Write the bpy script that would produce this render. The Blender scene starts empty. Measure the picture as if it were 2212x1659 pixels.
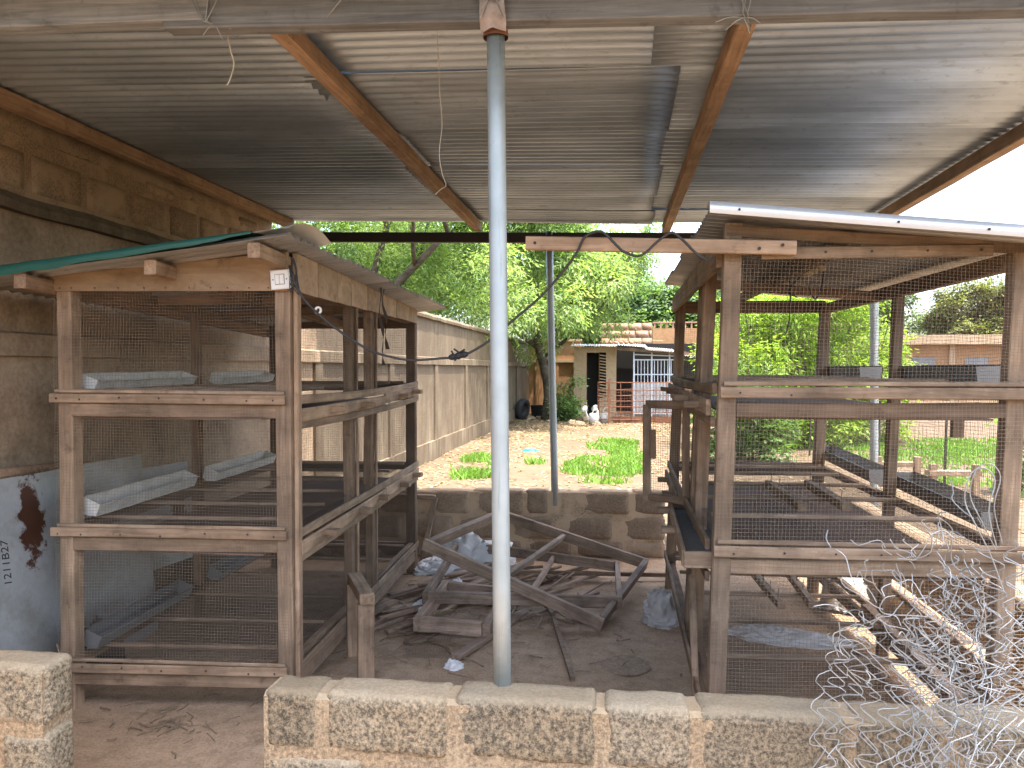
import bpy, math, random
import numpy as np
from mathutils import Vector, Matrix, noise
R = math.radians
rnd = random.Random(7)
nrs = np.random.RandomState(11)
scene = bpy.context.scene
col = scene.collection

# ------------------------------------------------------------------ camera
cd = bpy.data.cameras.new('camera'); cam = bpy.data.objects.new('camera', cd); col.objects.link(cam)
cd.sensor_fit = 'HORIZONTAL'; cd.sensor_width = 36.0; cd.lens = 1650/2212*36
cd.clip_start = 0.05; cd.clip_end = 2000
cam.location = (0, 0, 1.6); cam.rotation_euler = (R(90-1.163), 0, R(8.072))
scene.camera = cam
# ------------------------------------------------------------------ sky and sun
SUN_EL, SUN_AZ = 75.0, -28.0        # elevation; azimuth from +X towards +Y, degrees
sdir = Vector((math.cos(R(SUN_EL))*math.cos(R(SUN_AZ)), math.cos(R(SUN_EL))*math.sin(R(SUN_AZ)), math.sin(R(SUN_EL))))
w = bpy.data.worlds.new('World'); scene.world = w; w.use_nodes = True
wn = w.node_tree; bg = wn.nodes['Background']; bg.inputs['Strength'].default_value = 0.15
sky = wn.nodes.new('ShaderNodeTexSky'); sky.sky_type = 'NISHITA'; sky.sun_disc = False
sky.sun_elevation = R(SUN_EL); sky.sun_rotation = R(90-SUN_AZ)
sky.air_density = 1.0; sky.dust_density = 4.0; sky.ozone_density = 1.0
wn.links.new(sky.outputs[0], bg.inputs['Color'])
sl = bpy.data.lights.new('sun', 'SUN'); sl.energy = 2.2; sl.angle = R(0.5); sl.color = (1.0, 0.95, 0.87)
so = bpy.data.objects.new('sun', sl); col.objects.link(so); so.location = (20, -5, 40)
so.rotation_euler = (-sdir).to_track_quat('-Z', 'Y').to_euler()
scene.view_settings.view_transform = 'Standard'; scene.view_settings.look = 'None'
scene.view_settings.exposure = 2.82; scene.view_settings.gamma = 1.0
scene.cycles.use_denoising = True
scene.cycles.max_bounces = 10; scene.cycles.diffuse_bounces = 6; scene.cycles.glossy_bounces = 4
scene.cycles.transparent_max_bounces = 6
scene.cycles.caustics_reflective = False; scene.cycles.caustics_refractive = False

# ------------------------------------------------------------------ node helper
class NM:
    def __init__(s, name):
        s.m = bpy.data.materials.new(name); s.m.use_nodes = True; s.t = s.m.node_tree
        s.b = s.t.nodes['Principled BSDF']; s.out = s.t.nodes['Material Output']
        s.tc = s.n('ShaderNodeTexCoord')
    def n(s, ty, ins=None, **kw):
        nd = s.t.nodes.new(ty)
        for k, v in kw.items(): setattr(nd, k, v)
        for k, v in (ins or {}).items(): s.set(nd, k, v)
        return nd
    def set(s, nd, k, v):
        if isinstance(v, bpy.types.NodeSocket): s.t.links.new(v, nd.inputs[k])
        elif isinstance(v, bpy.types.Node): s.t.links.new(v.outputs[0], nd.inputs[k])
        else:
            if isinstance(v, tuple) and len(v) == 3 and nd.inputs[k].type == 'RGBA': v = v+(1,)
            nd.inputs[k].default_value = v
    def P(s, **kw):
        for k, v in kw.items(): s.set(s.b, k.replace('_', ' '), v)
    def vec(s, scale=(1, 1, 1), rand=True):
        v = s.tc.outputs['Object']
        if rand:
            oi = s.n('ShaderNodeObjectInfo'); s.rand = oi.outputs['Random']
            mu = s.n('ShaderNodeMath', {0: oi.outputs['Random'], 1: 83.0}, operation='MULTIPLY')
            v = s.n('ShaderNodeVectorMath', {0: v, 1: mu}, operation='ADD').outputs[0]
        return s.n('ShaderNodeMapping', {'Vector': v, 'Scale': scale}).outputs[0]
    def noise(s, v, scale, detail=5, rough=.6, dist=0.):
        return s.n('ShaderNodeTexNoise', {'Vector': v, 'Scale': scale, 'Detail': detail, 'Roughness': rough, 'Distortion': dist}).outputs[0]
    def ramp(s, f, stops):
        r = s.n('ShaderNodeValToRGB', {'Fac': f}); e = r.color_ramp.elements
        while len(e) < len(stops): e.new(.5)
        for x, (p, c) in zip(e, stops):
            x.position = p; x.color = (c, c, c, 1) if isinstance(c, (int, float)) else c+(1,)
        return r.outputs[0]
    def mix(s, f, a, b, mode='MIX'):
        nd = s.n('ShaderNodeMix', data_type='RGBA', blend_type=mode)
        for i, v in ((0, f), (6, a), (7, b)): s.set(nd, i, v if not (isinstance(v, tuple) and len(v) == 3) else v+(1,))
        return nd.outputs[2]
    def rng(s, v, a, b):
        return s.n('ShaderNodeMapRange', {0: v, 3: a, 4: b}).outputs[0]
    def bump(s, h, st=.3, d=.01):
        nd = s.n('ShaderNodeBump', {'Height': h, 'Strength': st, 'Distance': d}); s.set(s.b, 'Normal', nd.outputs[0])

def wood(name, dark, light, gscale=26, rough=.8, dirt=.42, vary=(.72, 1.15)):
    k = NM(name); v = k.vec((1.6, gscale, gscale))
    g = k.noise(v, 1.6, 8, .65, .8)
    v2 = k.vec((1, 1, 1)); p = k.noise(v2, 3.2, 5, .65)
    fl = k.noise(v2, 14, 4, .7)
    c = k.ramp(g, [(.28, dark), (.5, tuple((a+b)/2 for a, b in zip(dark, light))), (.68, light)])
    c = k.mix(1., c, k.ramp(p, [(.3, dirt), (.62, 1.05)]), 'MULTIPLY')
    c = k.mix(1., c, k.ramp(fl, [(.28, .62), (.42, 1.)]), 'MULTIPLY')
    hv = k.n('ShaderNodeHueSaturation', {'Color': c, 'Value': k.rng(k.rand, *vary), 'Saturation': k.rng(k.n('ShaderNodeMath', {0: k.rand, 1: 7.3}, operation='MULTIPLY'), 1.08, 1.02)})
    k.P(Base_Color=hv.outputs[0], Roughness=rough); k.b.inputs['Specular IOR Level'].default_value = .25
    k.bump(g, .35, .004)
    return k.m

def flat(name, c, rough=.7, metal=0., vary=.15, ns=9):
    k = NM(name); v = k.vec(); n = k.noise(v, ns, 5, .65)
    cc = k.mix(n, tuple(x*(1-vary*2) for x in c), tuple(min(1, x*(1+vary*2)) for x in c))
    k.P(Base_Color=cc, Roughness=rough, Metallic=metal)
    k.bump(n, .15, .004)
    return k.m

def corr_metal(name, base, rough, metal, stain, vary=(.7, 1.1)):
    k = NM(name); v = k.vec((.5, 1.1, 1)); n = k.noise(v, 2.2, 6, .6)
    v2 = k.vec((.6, 1.4, 1)); n2 = k.noise(v2, 16, 6, .75)
    v3 = k.vec((.10, 1.6, 1)); n3 = k.noise(v3, 7, 3, .5)
    c = k.mix(k.ramp(n, [(.35, 0.), (.7, 1.)]), tuple(x*.62 for x in base), base)
    c = k.mix(k.ramp(n2, [(.56, 0.), (.72, .75)]), c, stain)
    c = k.mix(1., c, k.ramp(n3, [(.3, .88), (.6, 1.03)]), 'MULTIPLY')
    hv = k.n('ShaderNodeHueSaturation', {'Color': c, 'Value': k.rng(k.rand, *vary), 'Saturation': 1.})
    k.P(Base_Color=hv.outputs[0], Metallic=metal, Roughness=k.rng(n2, rough-.08, rough+.16))
    k.bump(n2, .08, .003)
    return k.m

def plaster(name, dry=False):
    k = NM(name); v = k.vec((1, 1, 1), False)
    st = k.noise(k.n('ShaderNodeMapping', {'Vector': v, 'Scale': (3.1, 3.1, .40)}).outputs[0], 2.0, 8, .66, .5)
    big = k.noise(v, .9, 5, .6); fine = k.noise(v, 38, 5, .7)
    c = k.ramp(st, [(.33, (.085, .066, .045)), (.46, (.17, .13, .085)), (.60, (.265, .208, .138)), (.78, (.36, .295, .205))])
    c = k.mix(k.ramp(big, [(.38, .95), (.70, 0.)]), c, (.12, .088, .058))
    c = k.mix(1., c, k.ramp(fine, [(.3, .72), (.62, 1.06)]), 'MULTIPLY')
    if dry:      # under the roof no rain runs down it: blotched instead of streaked
        bl = k.noise(v, 2.1, 7, .68, .3)
        c = k.ramp(bl, [(.33, (.19, .135, .085)), (.5, (.33, .235, .15)), (.68, (.45, .33, .215))])
        c = k.mix(1., c, k.ramp(fine, [(.3, .72), (.62, 1.06)]), 'MULTIPLY'); st = bl
    k.P(Base_Color=c, Roughness=.92); k.b.inputs['Specular IOR Level'].default_value = .15
    k.bump(k.mix(.5, fine, st), .35, .012)
    return k.m

def block_mat(name, base, lich, amount, speck=1.):
    k = NM(name); v = k.vec()
    n1 = k.noise(v, 7, 6, .7); n2 = k.noise(v, 78, 6, .78); n3 = k.noise(v, 190, 3, .65)
    big = k.noise(v, 3.2, 3, .5)
    lm = k.n('ShaderNodeMath', {0: n1, 1: k.n('ShaderNodeMath', {0: big, 1: .55}, operation='MULTIPLY')}, operation='ADD').outputs[0]
    lm = k.n('ShaderNodeMath', {0: lm, 1: k.rng(k.rand, -.09, .12)}, operation='ADD').outputs[0]
    f1 = k.ramp(lm, [(.74-amount*.3, 0.), (.9-amount*.3, 1.)])
    f2 = k.ramp(n2, [(.38, 0.), (.60, 1.)])
    nz = k.n('ShaderNodeSeparateXYZ', {0: k.n('ShaderNodeNewGeometry').outputs['Normal']}).outputs[2]
    fm = k.n('ShaderNodeMath', {0: k.n('ShaderNodeMath', {0: f1, 1: f2}, operation='MULTIPLY'), 1: k.n('ShaderNodeMapRange', {0: nz, 1: .25, 2: .8, 3: 1., 4: .3}).outputs[0]}, operation='MULTIPLY').outputs[0]
    c = k.mix(n3, tuple(x*.66 for x in base), tuple(min(x*1.32, 1) for x in base))
    c = k.mix(k.ramp(big, [(.35, 0.), (.65, .5)]), c, (base[0]*1.06, base[1]*.95, base[2]*.82))
    c = k.mix(fm, c, lich)
    # only the weathered front skin is spotted with lichen; top and arrises stay sandy
    pit = k.ramp(n2, [(.22, .45), (.34, 1.)])
    c = k.mix(speck, c, pit, 'MULTIPLY')
    hv = k.n('ShaderNodeHueSaturation', {'Color': c, 'Value': k.rng(k.rand, 1.08, .78), 'Saturation': 1.})
    k.P(Base_Color=hv.outputs[0], Roughness=.95); k.b.inputs['Specular IOR Level'].default_value = .1
    k.bump(k.mix(.45, n3, n2), .55, .008)
    return k.m

def earth(name, a, b, c3, sc=1.):
    k = NM(name); v = k.vec((1, 1, 1), False)
    n1 = k.noise(v, .55*sc, 6, .62); n2 = k.noise(v, 7*sc, 6, .68); n3 = k.noise(v, 60*sc, 4, .7)
    c = k.mix(k.ramp(n1, [(.34, 0.), (.66, 1.)]), a, b)
    c = k.mix(k.ramp(n2, [(.42, 0.), (.72, .8)]), c, c3)
    c = k.mix(1., c, k.ramp(n3, [(.3, .7), (.6, 1.08)]), 'MULTIPLY')
    k.P(Base_Color=c, Roughness=.95); k.b.inputs['Specular IOR Level'].default_value = .12
    k.bump(k.mix(.5, n2, n3), .4, .015)
    return k.m

def leafmat(name, a, b, trans=.45):
    k = NM(name); v = k.vec((1, 1, 1), False)
    n = k.noise(v, 1.3, 4, .6); ge = k.n('ShaderNodeNewGeometry')
    c = k.mix(k.ramp(n, [(.3, 0.), (.7, 1.)]), a, b)
    c = k.n('ShaderNodeHueSaturation', {'Color': c, 'Value': k.rng(ge.outputs['Random Per Island'], .6, 1.35), 'Hue': k.rng(ge.outputs['Random Per Island'], .485, .515)}).outputs[0]
    k.P(Base_Color=c, Roughness=.55); k.b.inputs['Specular IOR Level'].default_value = .3
    tr = k.n('ShaderNodeBsdfTranslucent', {'Color': k.mix(1., c, (1.5, 1.6, .7), 'MULTIPLY')})
    mx = k.n('ShaderNodeMixShader', {0: trans}); k.t.links.new(k.b.outputs[0], mx.inputs[1]); k.t.links.new(tr.outputs[0], mx.inputs[2])
    k.t.links.new(mx.outputs[0], k.out.inputs[0])
    return k.m

W_TAN = wood('wood_tan', (.235, .148, .088), (.46, .318, .205))
W_GREY = wood('wood_grey', (.205, .132, .082), (.425, .30, .195))
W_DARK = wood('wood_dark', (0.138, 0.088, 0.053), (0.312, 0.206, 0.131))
W_RED = wood('wood_reddish', (.225, .135, .08), (.41, .27, .17), dirt=.55)
W_PINK = wood('wood_pinkish', (.29, .185, .115), (.49, .345, .23), dirt=.6)
W_BEAM = wood('wood_beam_grey', (.14, .145, .15), (.31, .315, .32), dirt=.7, gscale=34)
W_FLOOR = wood('wood_floor_pile', (0.188, 0.125, 0.081), (0.450, 0.319, 0.225))
PLY = wood('plywood', (.29, .185, .11), (.48, .34, .22), gscale=9, dirt=.72)
GALV = corr_metal('galvanised_pipe', (.36, .435, .42), .42, .4, (.27, .33, .315), (.95, 1.05))
ROOF = corr_metal('corrugated_roof', (.66, .74, .80), .42, .72, (.32, .34, .35), (.72, 1.12))
CROOF = corr_metal('cage_roof_metal', (.52, .49, .45), .4, .6, (.2, .17, .14), (.8, 1.1))
SHINY = flat('bright_sheet_metal', (.66, .70, .74), .35, .5, .06)
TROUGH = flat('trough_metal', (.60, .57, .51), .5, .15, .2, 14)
TROUGHSHADE = flat('trough_metal_shade', (.20, .205, .20), .5, .35, .15)  # darker copy of the trough metal, backlight shade put into the colour
DARKSTEEL = flat('dark_steel', (.030, .022, .018), .6, .2, .2)
RUST = flat('rusty_steel', (.20, .085, .045), .85, .1, .25, 30)
PLASTER = plaster('stained_plaster')
PLASTERS = plaster('sheltered_plaster', True)
BLOCK = block_mat('front_block', (.315, .262, .182), (.062, .056, .043), 1.2)
BLOCKB = block_mat('shaded_block', (.36, .27, .185), (.20, .145, .10), .3, .4)
BLOCKW = block_mat('wall_block', (.38, .282, .188), (.20, .145, .095), .3, .4)
MORTAR = block_mat('mortar', (.40, .318, .21), (.16, .12, .08), .6, .9)
MORTARB = block_mat('mortar_shaded', (.44, .325, .215), (.2, .15, .1), .2, .4)
WIRE = flat('mesh_wire', (.235, .175, .12), .6, .3, .1)
WIREL = flat('chain_wire', (.29, .295, .28), .5, .4, .25, 20)
STRING = flat('pale_string', (.5, .45, .36), .8)
CABLE = flat('grey_cable', (.035, .032, .030), .55)
BLACK = flat('black_rubber', (.018, .018, .019), .75)
WIRED = flat('floor_wire', (.11, .075, .05), .7, .2, .1)
BROWNTRAY = flat('tray_brown', (.125, .075, .048), .85, 0, .35, 5)
WHITEP = flat('white_plastic', (.72, .70, .66), .35, 0, .02)
GREENP = flat('green_tarp', (.010, .075, .052), .5, 0, .2)
LINER = flat('white_liner', (.62, .60, .55), .5, 0, .05)
YARD = earth('yard_earth', (.128, .090, .057), (.162, .117, .077), (.088, .065, .041))
FLOOR = earth('shed_floor_dirt', (.33, .222, .138), (.42, .295, .19), (.23, .155, .095), 1.6)
SACK = flat('woven_sack', (.62, .60, .56), .6, 0, .06)
SACKG = flat('dusty_sack', (.45, .41, .36), .7, 0, .1)

# ------------------------------------------------------------------ object helpers
WM = {}
def put(o, parent=None, mw=None, label=None, cat=None, group=None, kind=None):
    mw = mw or Matrix()
    col.objects.link(o)
    if parent is not None:
        o.parent = parent; o.matrix_basis = WM[parent.name].inverted() @ mw
    else: o.matrix_basis = mw
    WM[o.name] = mw
    for k, v in (('label', label), ('category', cat), ('group', group), ('kind', kind)):
        if v: o[k] = v
    return o
def T(x, y=None, z=None):
    return Matrix.Translation(x if y is None else (x, y, z))
def thing(name, loc, label, cat, group=None):
    return put(bpy.data.objects.new(name, None), None, T(Vector(loc)), label, cat, group)
def meshdata(name, v, f, mat=None, smooth=False):
    me = bpy.data.meshes.new(name)
    v = np.asarray(v, np.float32)
    if isinstance(f, np.ndarray):
        k = f.shape[1]; n = f.shape[0]
        me.vertices.add(len(v)); me.vertices.foreach_set('co', v.ravel())
        me.loops.add(n*k); me.loops.foreach_set('vertex_index', f.astype(np.int32).ravel())
        me.polygons.add(n); me.polygons.foreach_set('loop_start', np.arange(0, n*k, k, dtype=np.int32))
        me.polygons.foreach_set('loop_total', np.full(n, k, np.int32))
        me.update(calc_edges=True)
    else:
        me.from_pydata(v.tolist(), [], f)
    if smooth: me.polygons.foreach_set('use_smooth', np.ones(len(me.polygons), bool))
    if mat: me.materials.append(mat)
    return me
def mk(name, v, f, mat, parent=None, mw=None, smooth=False, **kw):
    """v in the space of mw (world when mw is None; then the origin is moved to the mesh's base centre)"""
    v = np.asarray(v, float).reshape(-1, 3)
    if mw is None:
        lo, hi = v.min(0), v.max(0); c = np.array([(lo[0]+hi[0])/2, (lo[1]+hi[1])/2, lo[2]])
        v = v-c; mw = T(Vector(c))
    return put(bpy.data.objects.new(name, meshdata(name, v, f, mat, smooth)), parent, mw, **kw)

def frame_mat(p0, p1, up):
    p0, p1 = Vector(p0), Vector(p1); x = (p1-p0); L = x.length; x = x/L
    u = Vector(up); y = u.cross(x)
    if y.length < 1e-4: y = Vector((0, 1, 0)).cross(x)
    y.normalize(); z = x.cross(y)
    m = Matrix((x, y, z)).transposed().to_4x4(); m.translation = p0
    return m, L
def bar(name, p0, p1, wd, ht, mat, parent=None, up=(0, 0, 1), jit=.0022, bow=0., seg=None, ch=.004, **kw):
    """a sawn timber from p0 to p1: wd across, ht along up; chamfered, slightly uneven"""
    m, L = frame_mat(p0, p1, up)
    seg = seg or max(2, min(9, int(L/.22)))
    a, b = wd/2, ht/2; c = min(ch, a*.5, b*.5)
    cs = [(-a, -b+c), (-a+c, -b), (a-c, -b), (a, -b+c), (a, b-c), (a-c, b), (-a+c, b), (-a, b-c)]
    v = []
    ph = rnd.random()*6; j1, j2 = rnd.uniform(-1, 1)*jit, rnd.uniform(-1, 1)*jit
    for i in range(seg+1):
        t = i/seg
        dy = math.sin(t*3+ph)*j1*1.6+rnd.uniform(-1, 1)*jit*.35
        dz = math.sin(t*2.3+ph*2)*j2*1.6+bow*4*t*(1-t)
        sy = 1+rnd.uniform(-1, 1)*jit*3; 
        xo = (rnd.uniform(-1, 1)*jit if i in (0, seg) else 0)
        for (y, z) in cs: v.append((t*L+xo, y*sy+dy, z+dz+rnd.uniform(-1, 1)*jit*.2))
    f = []
    for i in range(seg):
        for k in range(8):
            k2 = (k+1) % 8
            f.append((i*8+k, (i+1)*8+k, (i+1)*8+k2, i*8+k2))
    f.append(tuple(range(8))); f.append(tuple(seg*8+7-k for k in range(8)))
    f = [tuple(reversed(q)) for q in f]
    return mk(name, v, f, mat, parent, m, **kw)
def box(name, lo, hi, mat, parent=None, **kw):
    lo, hi = Vector(lo), Vector(hi)
    v = [(x, y, z) for x in (lo.x, hi.x) for y in (lo.y, hi.y) for z in (lo.z, hi.z)]
    f = [(0, 1, 3, 2), (4, 6, 7, 5), (0, 4, 5, 1), (2, 3, 7, 6), (0, 2, 6, 4), (1, 5, 7, 3)]
    return mk(name, v, f, mat, parent, **kw)
def catmull(pts, n=6):
    pts = [Vector(p) for p in pts]; P = [pts[0]*2-pts[1]]+pts+[pts[-1]*2-pts[-2]]; o = []
    for i in range(1, len(P)-2):
        a, b, c, d = P[i-1:i+3]
        for k in range(n):
            t = k/n
            o.append(.5*((2*b)+(c-a)*t+(2*a-5*b+4*c-d)*t*t+(3*b-a-3*c+d)*t**3))
    return o+[pts[-1]]
def tube(pts, r, sides=6, cap=True):
    """returns verts, quads(list) of a round bar along pts; r is a number or a list"""
    pts = [Vector(p) for p in pts]; n = len(pts); v, f = [], []
    nrm = None
    for i, p in enumerate(pts):
        d = (pts[min(i+1, n-1)]-pts[max(i-1, 0)])
        d = d.normalized() if d.length > 1e-9 else Vector((0, 0, 1))
        if nrm is None:
            nrm = d.orthogonal().normalized()
        else:
            nrm = (nrm-d*nrm.dot(d)); nrm = nrm.normalized() if nrm.length > 1e-6 else d.orthogonal().normalized()
        bn = d.cross(nrm); rr = r[i] if isinstance(r, (list, tuple)) else r
        for k in range(sides):
            a = 2*math.pi*k/sides; v.append(p+(nrm*math.cos(a)+bn*math.sin(a))*rr)
    for i in range(n-1):
        for k in range(sides):
            k2 = (k+1) % sides; f.append((i*sides+k, i*sides+k2, (i+1)*sides+k2, (i+1)*sides+k))
    if cap:
        f.append(tuple(reversed(range(sides)))); f.append(tuple((n-1)*sides+k for k in range(sides)))
    return [tuple(x) for x in v], f
class Acc:
    def __init__(s): s.v = []; s.f = []
    def add(s, v, f):
        o = len(s.v); s.v += [tuple(x) for x in v]; s.f += [tuple(i+o for i in q) for q in f]
    def box(s, lo, hi):
        v = [(x, y, z) for x in (lo[0], hi[0]) for y in (lo[1], hi[1]) for z in (lo[2], hi[2])]
        s.add(v, [(0, 1, 3, 2), (4, 6, 7, 5), (0, 4, 5, 1), (2, 3, 7, 6), (0, 2, 6, 4), (1, 5, 7, 3)])
    def tube(s, pts, r, sides=6): s.add(*tube(pts, r, sides))
    def mk(s, name, mat, parent=None, **kw): return mk(name, s.v, s.f, mat, parent, **kw)
def tubeobj(name, pts, r, mat, parent=None, sides=8, smooth=True, n=5, **kw):
    v, f = tube(catmull(pts, n) if n else pts, r, sides); return mk(name, v, f, mat, parent, smooth=smooth, **kw)
def lathe(name, prof, mat, parent=None, mw=None, seg=24, **kw):
    v, f = [], []; n = len(prof)
    for i in range(seg):
        a = 2*math.pi*i/seg
        for r, z in prof: v.append((r*math.cos(a), r*math.sin(a), z))
    for i in range(seg):
        j = (i+1) % seg
        for k in range(n-1): f.append((i*n+k, j*n+k, j*n+k+1, i*n+k+1))
    return mk(name, v, f, mat, parent, mw or Matrix(), smooth=True, **kw)

def wires(polys, e1, e2, r):
    """many equally sampled polylines (n,m,3) as 3-sided wires"""
    polys = np.asarray(polys); n, m, _ = polys.shape
    e1, e2 = np.asarray(e1), np.asarray(e2)
    off = np.array([e1*math.cos(a)+e2*math.sin(a) for a in (0.3, 2.39, 4.49)])*r
    v = (polys[:, :, None, :]+off[None, None]).reshape(-1, 3)
    i = np.arange(n)[:, None, None]*m*3; j = np.arange(m-1)[None, :, None]*3; k = np.arange(3)[None, None, :]; k2 = (k+1) % 3
    f = np.stack([i+j+k, i+j+k2, i+j+3+k2, i+j+3+k], -1).reshape(-1, 4)
    return v, f
def wire_panel(name, A, B, C, D, mat, parent, pitch=.0135, r=.0009, amp=.006, seg=.1, seed=0, **kw):
    """welded mesh between corners A-B (bottom) and D-C (top)"""
    A, B, C, D = [np.array(p, float) for p in (A, B, C, D)]
    ex = (B-A)/np.linalg.norm(B-A); ez = (D-A)/np.linalg.norm(D-A); nn = np.cross(ex, ez)
    wU = np.linalg.norm(B-A); wV = np.linalg.norm(D-A)
    rs = np.random.RandomState(seed+len(name)); ph = rs.rand(6)*6
    def S(u, v):
        p = A+(B-A)*u[..., None]*(1-v)[..., None]+(D-A)*v[..., None]+(C-D)*(u*v)[..., None]
        d = amp*(np.sin(u*wU*7+ph[0]+v*3)*.6+np.sin(v*wV*9+ph[1]+u*4)*.5)*np.clip(np.minimum(np.minimum(u, 1-u)*8, np.minimum(v, 1-v)*6), 0, 1)
        t = amp*.5*(np.sin(u*wU*5+ph[2]+v*wV*6)); t2 = amp*.5*np.sin(v*wV*7+ph[3]+u*wU*5)
        return p+nn*d[..., None]+ex*t[..., None]+ez*t2[..., None]
    nu, nv = int(wU/pitch), int(wV/pitch); su, sv = max(3, int(wU/seg)), max(3, int(wV/seg))
    u = np.linspace(0, 1, nu+1)[:, None]+0*np.zeros((1, sv+1)); v = np.linspace(0, 1, sv+1)[None]+0*u
    v1, f1 = wires(S(u, v), ex, nn, r)
    v = np.linspace(0, 1, nv+1)[:, None]+np.zeros((1, su+1)); u = np.linspace(0, 1, su+1)[None]+0*v
    v2, f2 = wires(S(u, v)+nn*r*1.2, ez, nn, r)
    return mk(name, np.vstack([v1, v2]), np.vstack([f1, f2+len(v1)]), mat, parent, kind='stuff', **kw)

def rough_block(name, lo, hi, mat, parent, rad=.012, amp=.005, res=.035, seed=0, **kw):
    """sandcrete block with worn arrises"""
    lo, hi = np.array(lo, float), np.array(hi, float); sz = hi-lo; c = (lo+hi)/2
    n = np.maximum(2, np.minimum(22, (sz/res).astype(int)))
    v, f, idx = [], [], {}
    def V(i, j, k):
        key = (i, j, k)
        if key not in idx:
            p = np.array([i/n[0]-.5, j/n[1]-.5, k/n[2]-.5])*sz
            q = np.clip(p, -sz/2+rad, sz/2-rad); d = p-q; l = np.linalg.norm(d)
            if l > 1e-9: p = q+d/l*min(rad, l)
            w_ = Vector(p+c)
            e = noise.noise(w_*13+Vector((seed, 0, 0)))*.55+noise.noise(w_*34)*.45
            nrm = np.array(d/l if l > 1e-9 else (0, 0, 0)) 
            g = noise.noise(w_*9+Vector((3.3, seed, 0)))
            edge = 1.0+2.2*max(0., g)*(l > rad*.9)
            p = p+nrm*(e*amp*edge-(.006*edge if l > rad*1.2 else 0))
            idx[key] = len(v); v.append(p)
        return idx[key]
    for ax in range(3):
        a, b = [(1, 2), (2, 0), (0, 1)][ax]
        for side in (0, n[ax]):
            for i in range(n[a]):
                for j in range(n[b]):
                    q = []
                    for (di, dj) in ((0, 0), (1, 0), (1, 1), (0, 1)):
                        t = [0, 0, 0]; t[ax] = side; t[a] = i+di; t[b] = j+dj; q.append(V(*t))
                    f.append(tuple(q) if side else tuple(reversed(q)))
    cc = Vector((c[0], c[1], lo[2]))
    v = np.array(v)+np.array([0, 0, sz[2]/2])
    return mk(name, v, f, mat, parent, T(cc), smooth=True, **kw)

def crumple(name, loc, size, mat, seed=0, rot=0, sharp=1., n=26, **kw):
    """a crumpled sack: folded cloth heap resting on z=loc.z"""
    v, f = [], []
    for j in range(n+1):
        for i in range(n*2):
            th = 2*math.pi*i/(n*2); ph = (j/n)*math.pi*.5
            d = Vector((math.cos(th)*math.cos(ph), math.sin(th)*math.cos(ph), math.sin(ph)))
            q = d*2.1+Vector((seed*3.1, seed, 0))
            r1 = 1-abs(noise.noise(q*1.2))*1.0; r2 = 1-abs(noise.noise(q*2.9))*1.5; r3 = 1-abs(noise.noise(q*6.0))*1.7
            rr = .42+.34*r1+.20*sharp*r2+.11*sharp*r3
            outl = 1+.35*noise.noise(Vector((math.cos(th)*1.4, math.sin(th)*1.4, seed)))
            p = Vector((d.x*size[0]*rr*outl, d.y*size[1]*rr*outl, d.z*size[2]*rr*(1+.5*noise.noise(q*.8))))
            v.append(p)
    for j in range(n):
        for i in range(n*2):
            i2 = (i+1) % (n*2); f.append((j*n*2+i, j*n*2+i2, (j+1)*n*2+i2, (j+1)*n*2+i))
    return mk(name, v, f, mat, None, T(Vector(loc)) @ Matrix.Rotation(rot, 4, 'Z'), smooth=True, **kw)

def corrugated(name, x0, x1, y0, y1, zf, mat, parent, pitch=.076, amp=.0105, th=.0012, nx=5, axis='x', bend=None, **kw):
    """corrugated sheet whose ridges run along x; zf(x,y) gives its middle height"""
    per = 8; ny = max(4, int(round((y1-y0)/pitch*per)))
    v, f = [], []
    for s in (0, 1):
        for j in range(ny+1):
            y = y0+(y1-y0)*j/ny; c = math.sin(2*math.pi*y/pitch)
            c = math.copysign(abs(c)**.8, c)*amp
            for i in range(nx+1):
                x = x0+(x1-x0)*i/nx
                p = Vector((x, y, zf(x, y)+c+(th if s else 0)))
                v.append(p if bend is None else bend(p))
    k = (nx+1)*(ny+1)
    for j in range(ny):
        for i in range(nx):
            a = j*(nx+1)+i; f.append((a, a+nx+1, a+nx+2, a+1)); f.append((k+a, k+a+1, k+a+nx+2, k+a+nx+1))
    for j in range(ny):
        for i in (0, nx):
            a = j*(nx+1)+i; q = (a, a+nx+1, k+a+nx+1, k+a); f.append(q if i else tuple(reversed(q)))
    for i in range(nx):
        for j in (0, ny):
            a = j*(nx+1)+i; q = (a, a+1, k+a+1, k+a); f.append(q if not j else tuple(reversed(q)))
    return mk(name, v, f, mat, parent, smooth=True, **kw)

# ================================================================== SETTING
def smooth(a, b, x):
    t = max(0., min(1., (x-a)/(b-a))); return t*t*(3-2*t)
def ground_h(x, y):
    k = max(smooth(6.45, 6.75, y), smooth(1.95, 2.3, x)*smooth(.5, 3., y))
    h = -.03+.15*k
    if y > 6.7 or x > 2.2 or y < 1.0: h += noise.noise(Vector((x*.6, y*.6, 0)))*.03+noise.noise(Vector((x*2.3, y*2.3, 4)))*.012
    if y < 1.2: h += .03*smooth(1.2, .9, y)
    return h
def axis(lo, hi, step, far):
    a = list(np.arange(lo, hi+1e-6, step)); s = step
    while a[-1] < far: s *= 1.35; a.append(a[-1]+s)
    s = step
    while a[0] > -far: s *= 1.35; a.insert(0, a[0]-s)
    return a
gx, gy = axis(-6, 10, .25, 420), axis(-3, 26, .25, 420)
gv = [(x, y, ground_h(x, y)) for y in gy for x in gx]
nx_ = len(gx)
gf = [(j*nx_+i, j*nx_+i+1, (j+1)*nx_+i+1, (j+1)*nx_+i) for j in range(len(gy)-1) for i in range(nx_-1)]
mk('ground', gv, gf, YARD, None, Matrix(), smooth=True, kind='structure')
fx, fy = np.linspace(-3.1, 1.9, 101), np.linspace(1.1, 6.6, 111)
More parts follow.
